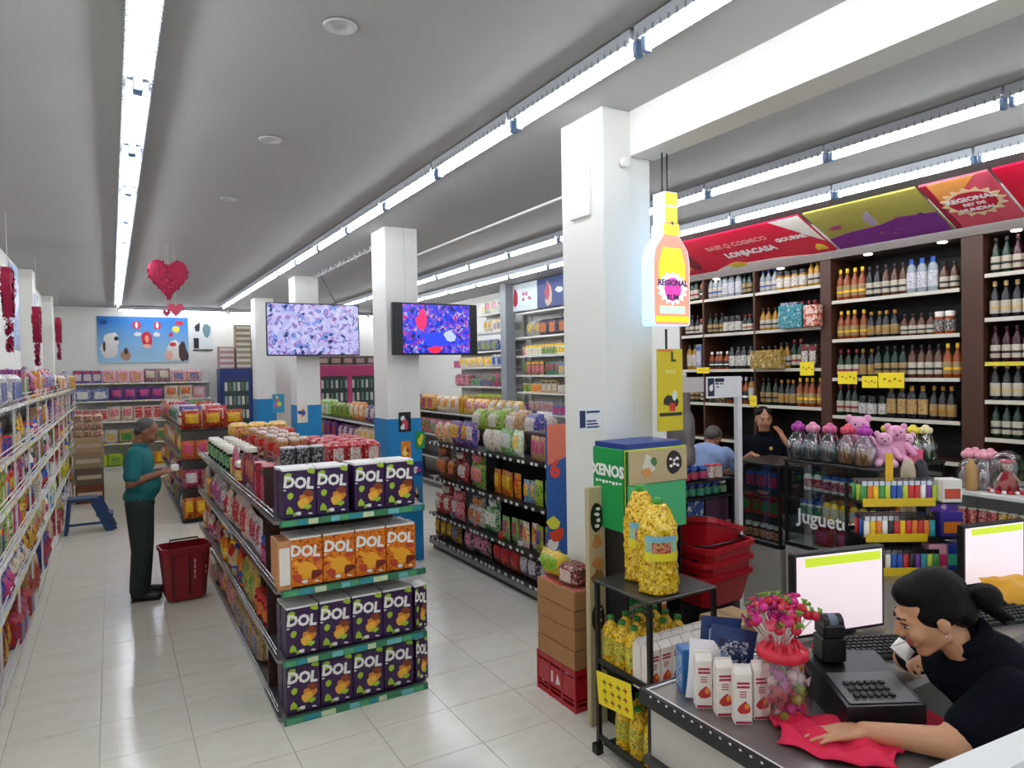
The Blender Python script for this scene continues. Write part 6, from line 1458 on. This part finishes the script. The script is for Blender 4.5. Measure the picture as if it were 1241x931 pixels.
bake(b, .009, 'body', [skin2, lips2], mn, 3, .5, lip_assign(HM2, .98)); eyes(HM2, mn, .98, '#3a3432', True)
b = MB(HM2); b.ell((0, -.035, .045), (.08, .09, .08)); b.ell((0, -.07, -.01), (.066, .042, .06))
bake(b, .009, 'hair', [mat('#4c4a4c', .7, bump=.5, bscale=90)], mn, 2)
teal = mat('#10686a', .8, name='teal_polo', bump=.2, bscale=12)
b = MB(); b.ell((0, 0, 1.25), (.2, .13, .18)); b.ell((0, .035, 1.05), (.185, .152, .16)); b.ell((0, 0, .95), (.178, .14, .1)); b.cap((0, 0, 1.37), .075, (0, .012, 1.40), .072)
for s_ in (-1, 1): b.cap((s_*.17, -.005, 1.34), .078, (s_*.218, -.033, 1.16), .072)
bake(b, .01, 'polo_shirt', [teal], mn, 4)
b = MB(); b.lathe([(.078, 1.4), (.074, 1.43), (.068, 1.43), (.07, 1.4)], 18, c=(0, .012, 0)); b.build('collar', teal, mn)
b = MB(); b.ell((0, 0, .88), (.17, .128, .09))
for s_ in (-1, 1): b.cap((s_*.09, 0, .86), .112, (s_*.1, .012, .47), .086); b.cap((s_*.1, .012, .47), .085, (s_*.1, -.015, .1), .08)
bake(b, .012, 'trousers', [mat('#23302c', .85, bump=.3, bscale=10)], mn, 3)
for s_ in (-1, 1):
    b = MB(); b.cap((s_*.1, -.04, .045), .045, (s_*.12, .14, .035), .036); b.box(s_*.11-.04, s_*.11+.04, -.08, .16, 0.0, .012); b.build('shoe', mat('#1a1a1a', .4), mn)
b = MB(); b.box(-.035, .035, -.02, .02, -.03, .03, bev=.006); o = tag(b.build('small_packet', mat('#e8e6e0', .5), None, (.49, 7.16, 1.19), .3), 'small white packet held in the man\'s hands', 'packet')
# ---- woman at the back
wm2 = thing('person', 'woman in black polo behind the glass cases touching her ear', 'person', (5.62, 4.66, 0), 2.2)
HM3 = Matrix.Translation((0, .03, 1.52)) @ Matrix.Rotation(.25, 4, 'Z') @ rotx(-.05)
b = MB(); head_shape(b, HM3, .95)
b.cap((0, 0, 1.46), .05, (0, -.01, 1.37), .055); b.ell((0, 0, 1.2), (.18, .11, .18)); b.ell((0, 0, 1.0), (.16, .12, .17)); b.ell((0, -.01, .88), (.18, .13, .13))
b.cap((.17, 0, 1.3), .055, (.25, .06, 1.05), .045); b.cap((.25, .06, 1.05), .04, (.1, .26, 1.2), .027); hand(b, (.1, .26, 1.2), (-.5, .8, 0), (0, 0, 1), 1, .9, .3)
b.cap((-.17, 0, 1.3), .055, (-.31, .1, 1.12), .045); b.cap((-.31, .1, 1.12), .04, (-.17, .05, 1.36), .027); hand(b, (-.17, .05, 1.36), (.5, -.15, .85), (-.6, .5, .2), -1, .85, .5)
for s_ in (-1, 1): b.cap((s_*.09, 0, .84), .09, (s_*.1, .0, .45), .06); b.cap((s_*.1, 0, .45), .06, (s_*.1, -.02, .09), .04); b.cap((s_*.1, -.02, .05), .04, (s_*.12, .12, .033), .033)
skin3 = mat('#b07a5c', .5, name='skin_warm'); bake(b, .009, 'body', [skin3, lips], wm2, 3, .5, lip_assign(HM3, .95)); eyes(HM3, wm2, .95)
b = MB(HM3); b.ell((0, -.04, .045), (.082, .09, .085)); b.ell((0, -.08, -.01), (.06, .045, .06)); b.ell((-.04, .0, .075), (.045, .06, .04)); b.ell((.04, .0, .075), (.045, .06, .04)); bake(b, .009, 'hair', [hairm], wm2, 2)
b = MB(); b.ell((0, 0, 1.2), (.195, .125, .19)); b.ell((0, 0, 1.0), (.175, .135, .18)); b.ell((0, -.01, .88), (.19, .142, .1)); b.cap((.17, 0, 1.3), .07, (.225, .04, 1.13), .066); b.cap((-.17, 0, 1.3), .07, (-.265, .07, 1.19), .062); bake(b, .01, 'polo_shirt', [polo], wm2, 4)
b = MB(); b.ell((-.07, .118, 1.24), (.018, .01, .02), 0, 8, 5); b.build('badge', mat('#c8a83a', .5), wm2)
b = MB(); b.lathe([(.07, 1.365), (.066, 1.4), (.06, 1.4), (.062, 1.365)], 16); b.build('collar', polo, wm2)
b = MB()
for s_ in (-1, 1): b.cap((s_*.09, 0, .85), .1, (s_*.1, .0, .45), .075); b.cap((s_*.1, 0, .45), .074, (s_*.1, -.02, .08), .06)
bake(b, .012, 'trousers', [mat('#1a1c22', .8)], wm2, 3)
# ---- person in light blue leaning behind the post
bp = thing('person', 'person in light blue shirt bending over behind the white post', 'person', (4.62, 4.52, 0), -2.0+.9)
HM4 = Matrix.Translation((0, .33, 1.36)) @ rotx(-1.1)
b = MB(); head_shape(b, HM4, .95)
b.cap((0, .27, 1.33), .05, (0, .18, 1.27), .06); b.ell((0, .12, 1.2), (.19, .14, .14)); b.cap((0, .12, 1.2), .14, (0, -.05, .95), .14)
for s_ in (-1, 1):
    b.cap((s_*.17, .14, 1.25), .058, (s_*.26, .25, 1.1), .046); b.cap((s_*.26, .25, 1.1), .042, (s_*.2, .47, 1.27), .028) if s_ < 0 else b.cap((.26, .25, 1.1), .042, (.1, .4, 1.05), .028)
    b.cap((s_*.09, -.05, .88), .095, (s_*.1, .02, .46), .062); b.cap((s_*.1, .02, .46), .06, (s_*.1, -.02, .09), .042); b.cap((s_*.1, -.02, .05), .04, (s_*.12, .12, .033), .033)
hand(b, (-.2, .47, 1.27), (.2, .9, -.1), (0, 0, 1), -1, .9, .3); hand(b, (.1, .4, 1.05), (-.4, .8, 0), (0, 0, 1), 1, .9, .5)
bake(b, .01, 'body', [skin2], bp, 3); eyes(HM4, bp, .95, '#3a3432', True)
b = MB(HM4); b.ell((0, -.03, .045), (.083, .095, .082)); b.ell((0, -.07, -.01), (.068, .045, .06)); bake(b, .01, 'hair', [mat('#4a423c', .7)], bp, 2)
b = MB(); b.ell((0, .12, 1.2), (.205, .155, .155)); b.cap((0, .12, 1.2), .155, (0, -.05, .95), .158)
for s_ in (-1, 1): b.cap((s_*.17, .14, 1.25), .074, (s_*.235, .215, 1.15), .066)
bake(b, .01, 'shirt', [mat('#8294bc', .8, bump=.2, bscale=12)], bp, 4)
b = MB()
for s_ in (-1, 1): b.cap((s_*.09, -.05, .88), .108, (s_*.1, .02, .46), .078); b.cap((s_*.1, .02, .46), .076, (s_*.1, -.02, .08), .062)
bake(b, .012, 'trousers', [mat('#2c2e34', .8)], bp, 3)
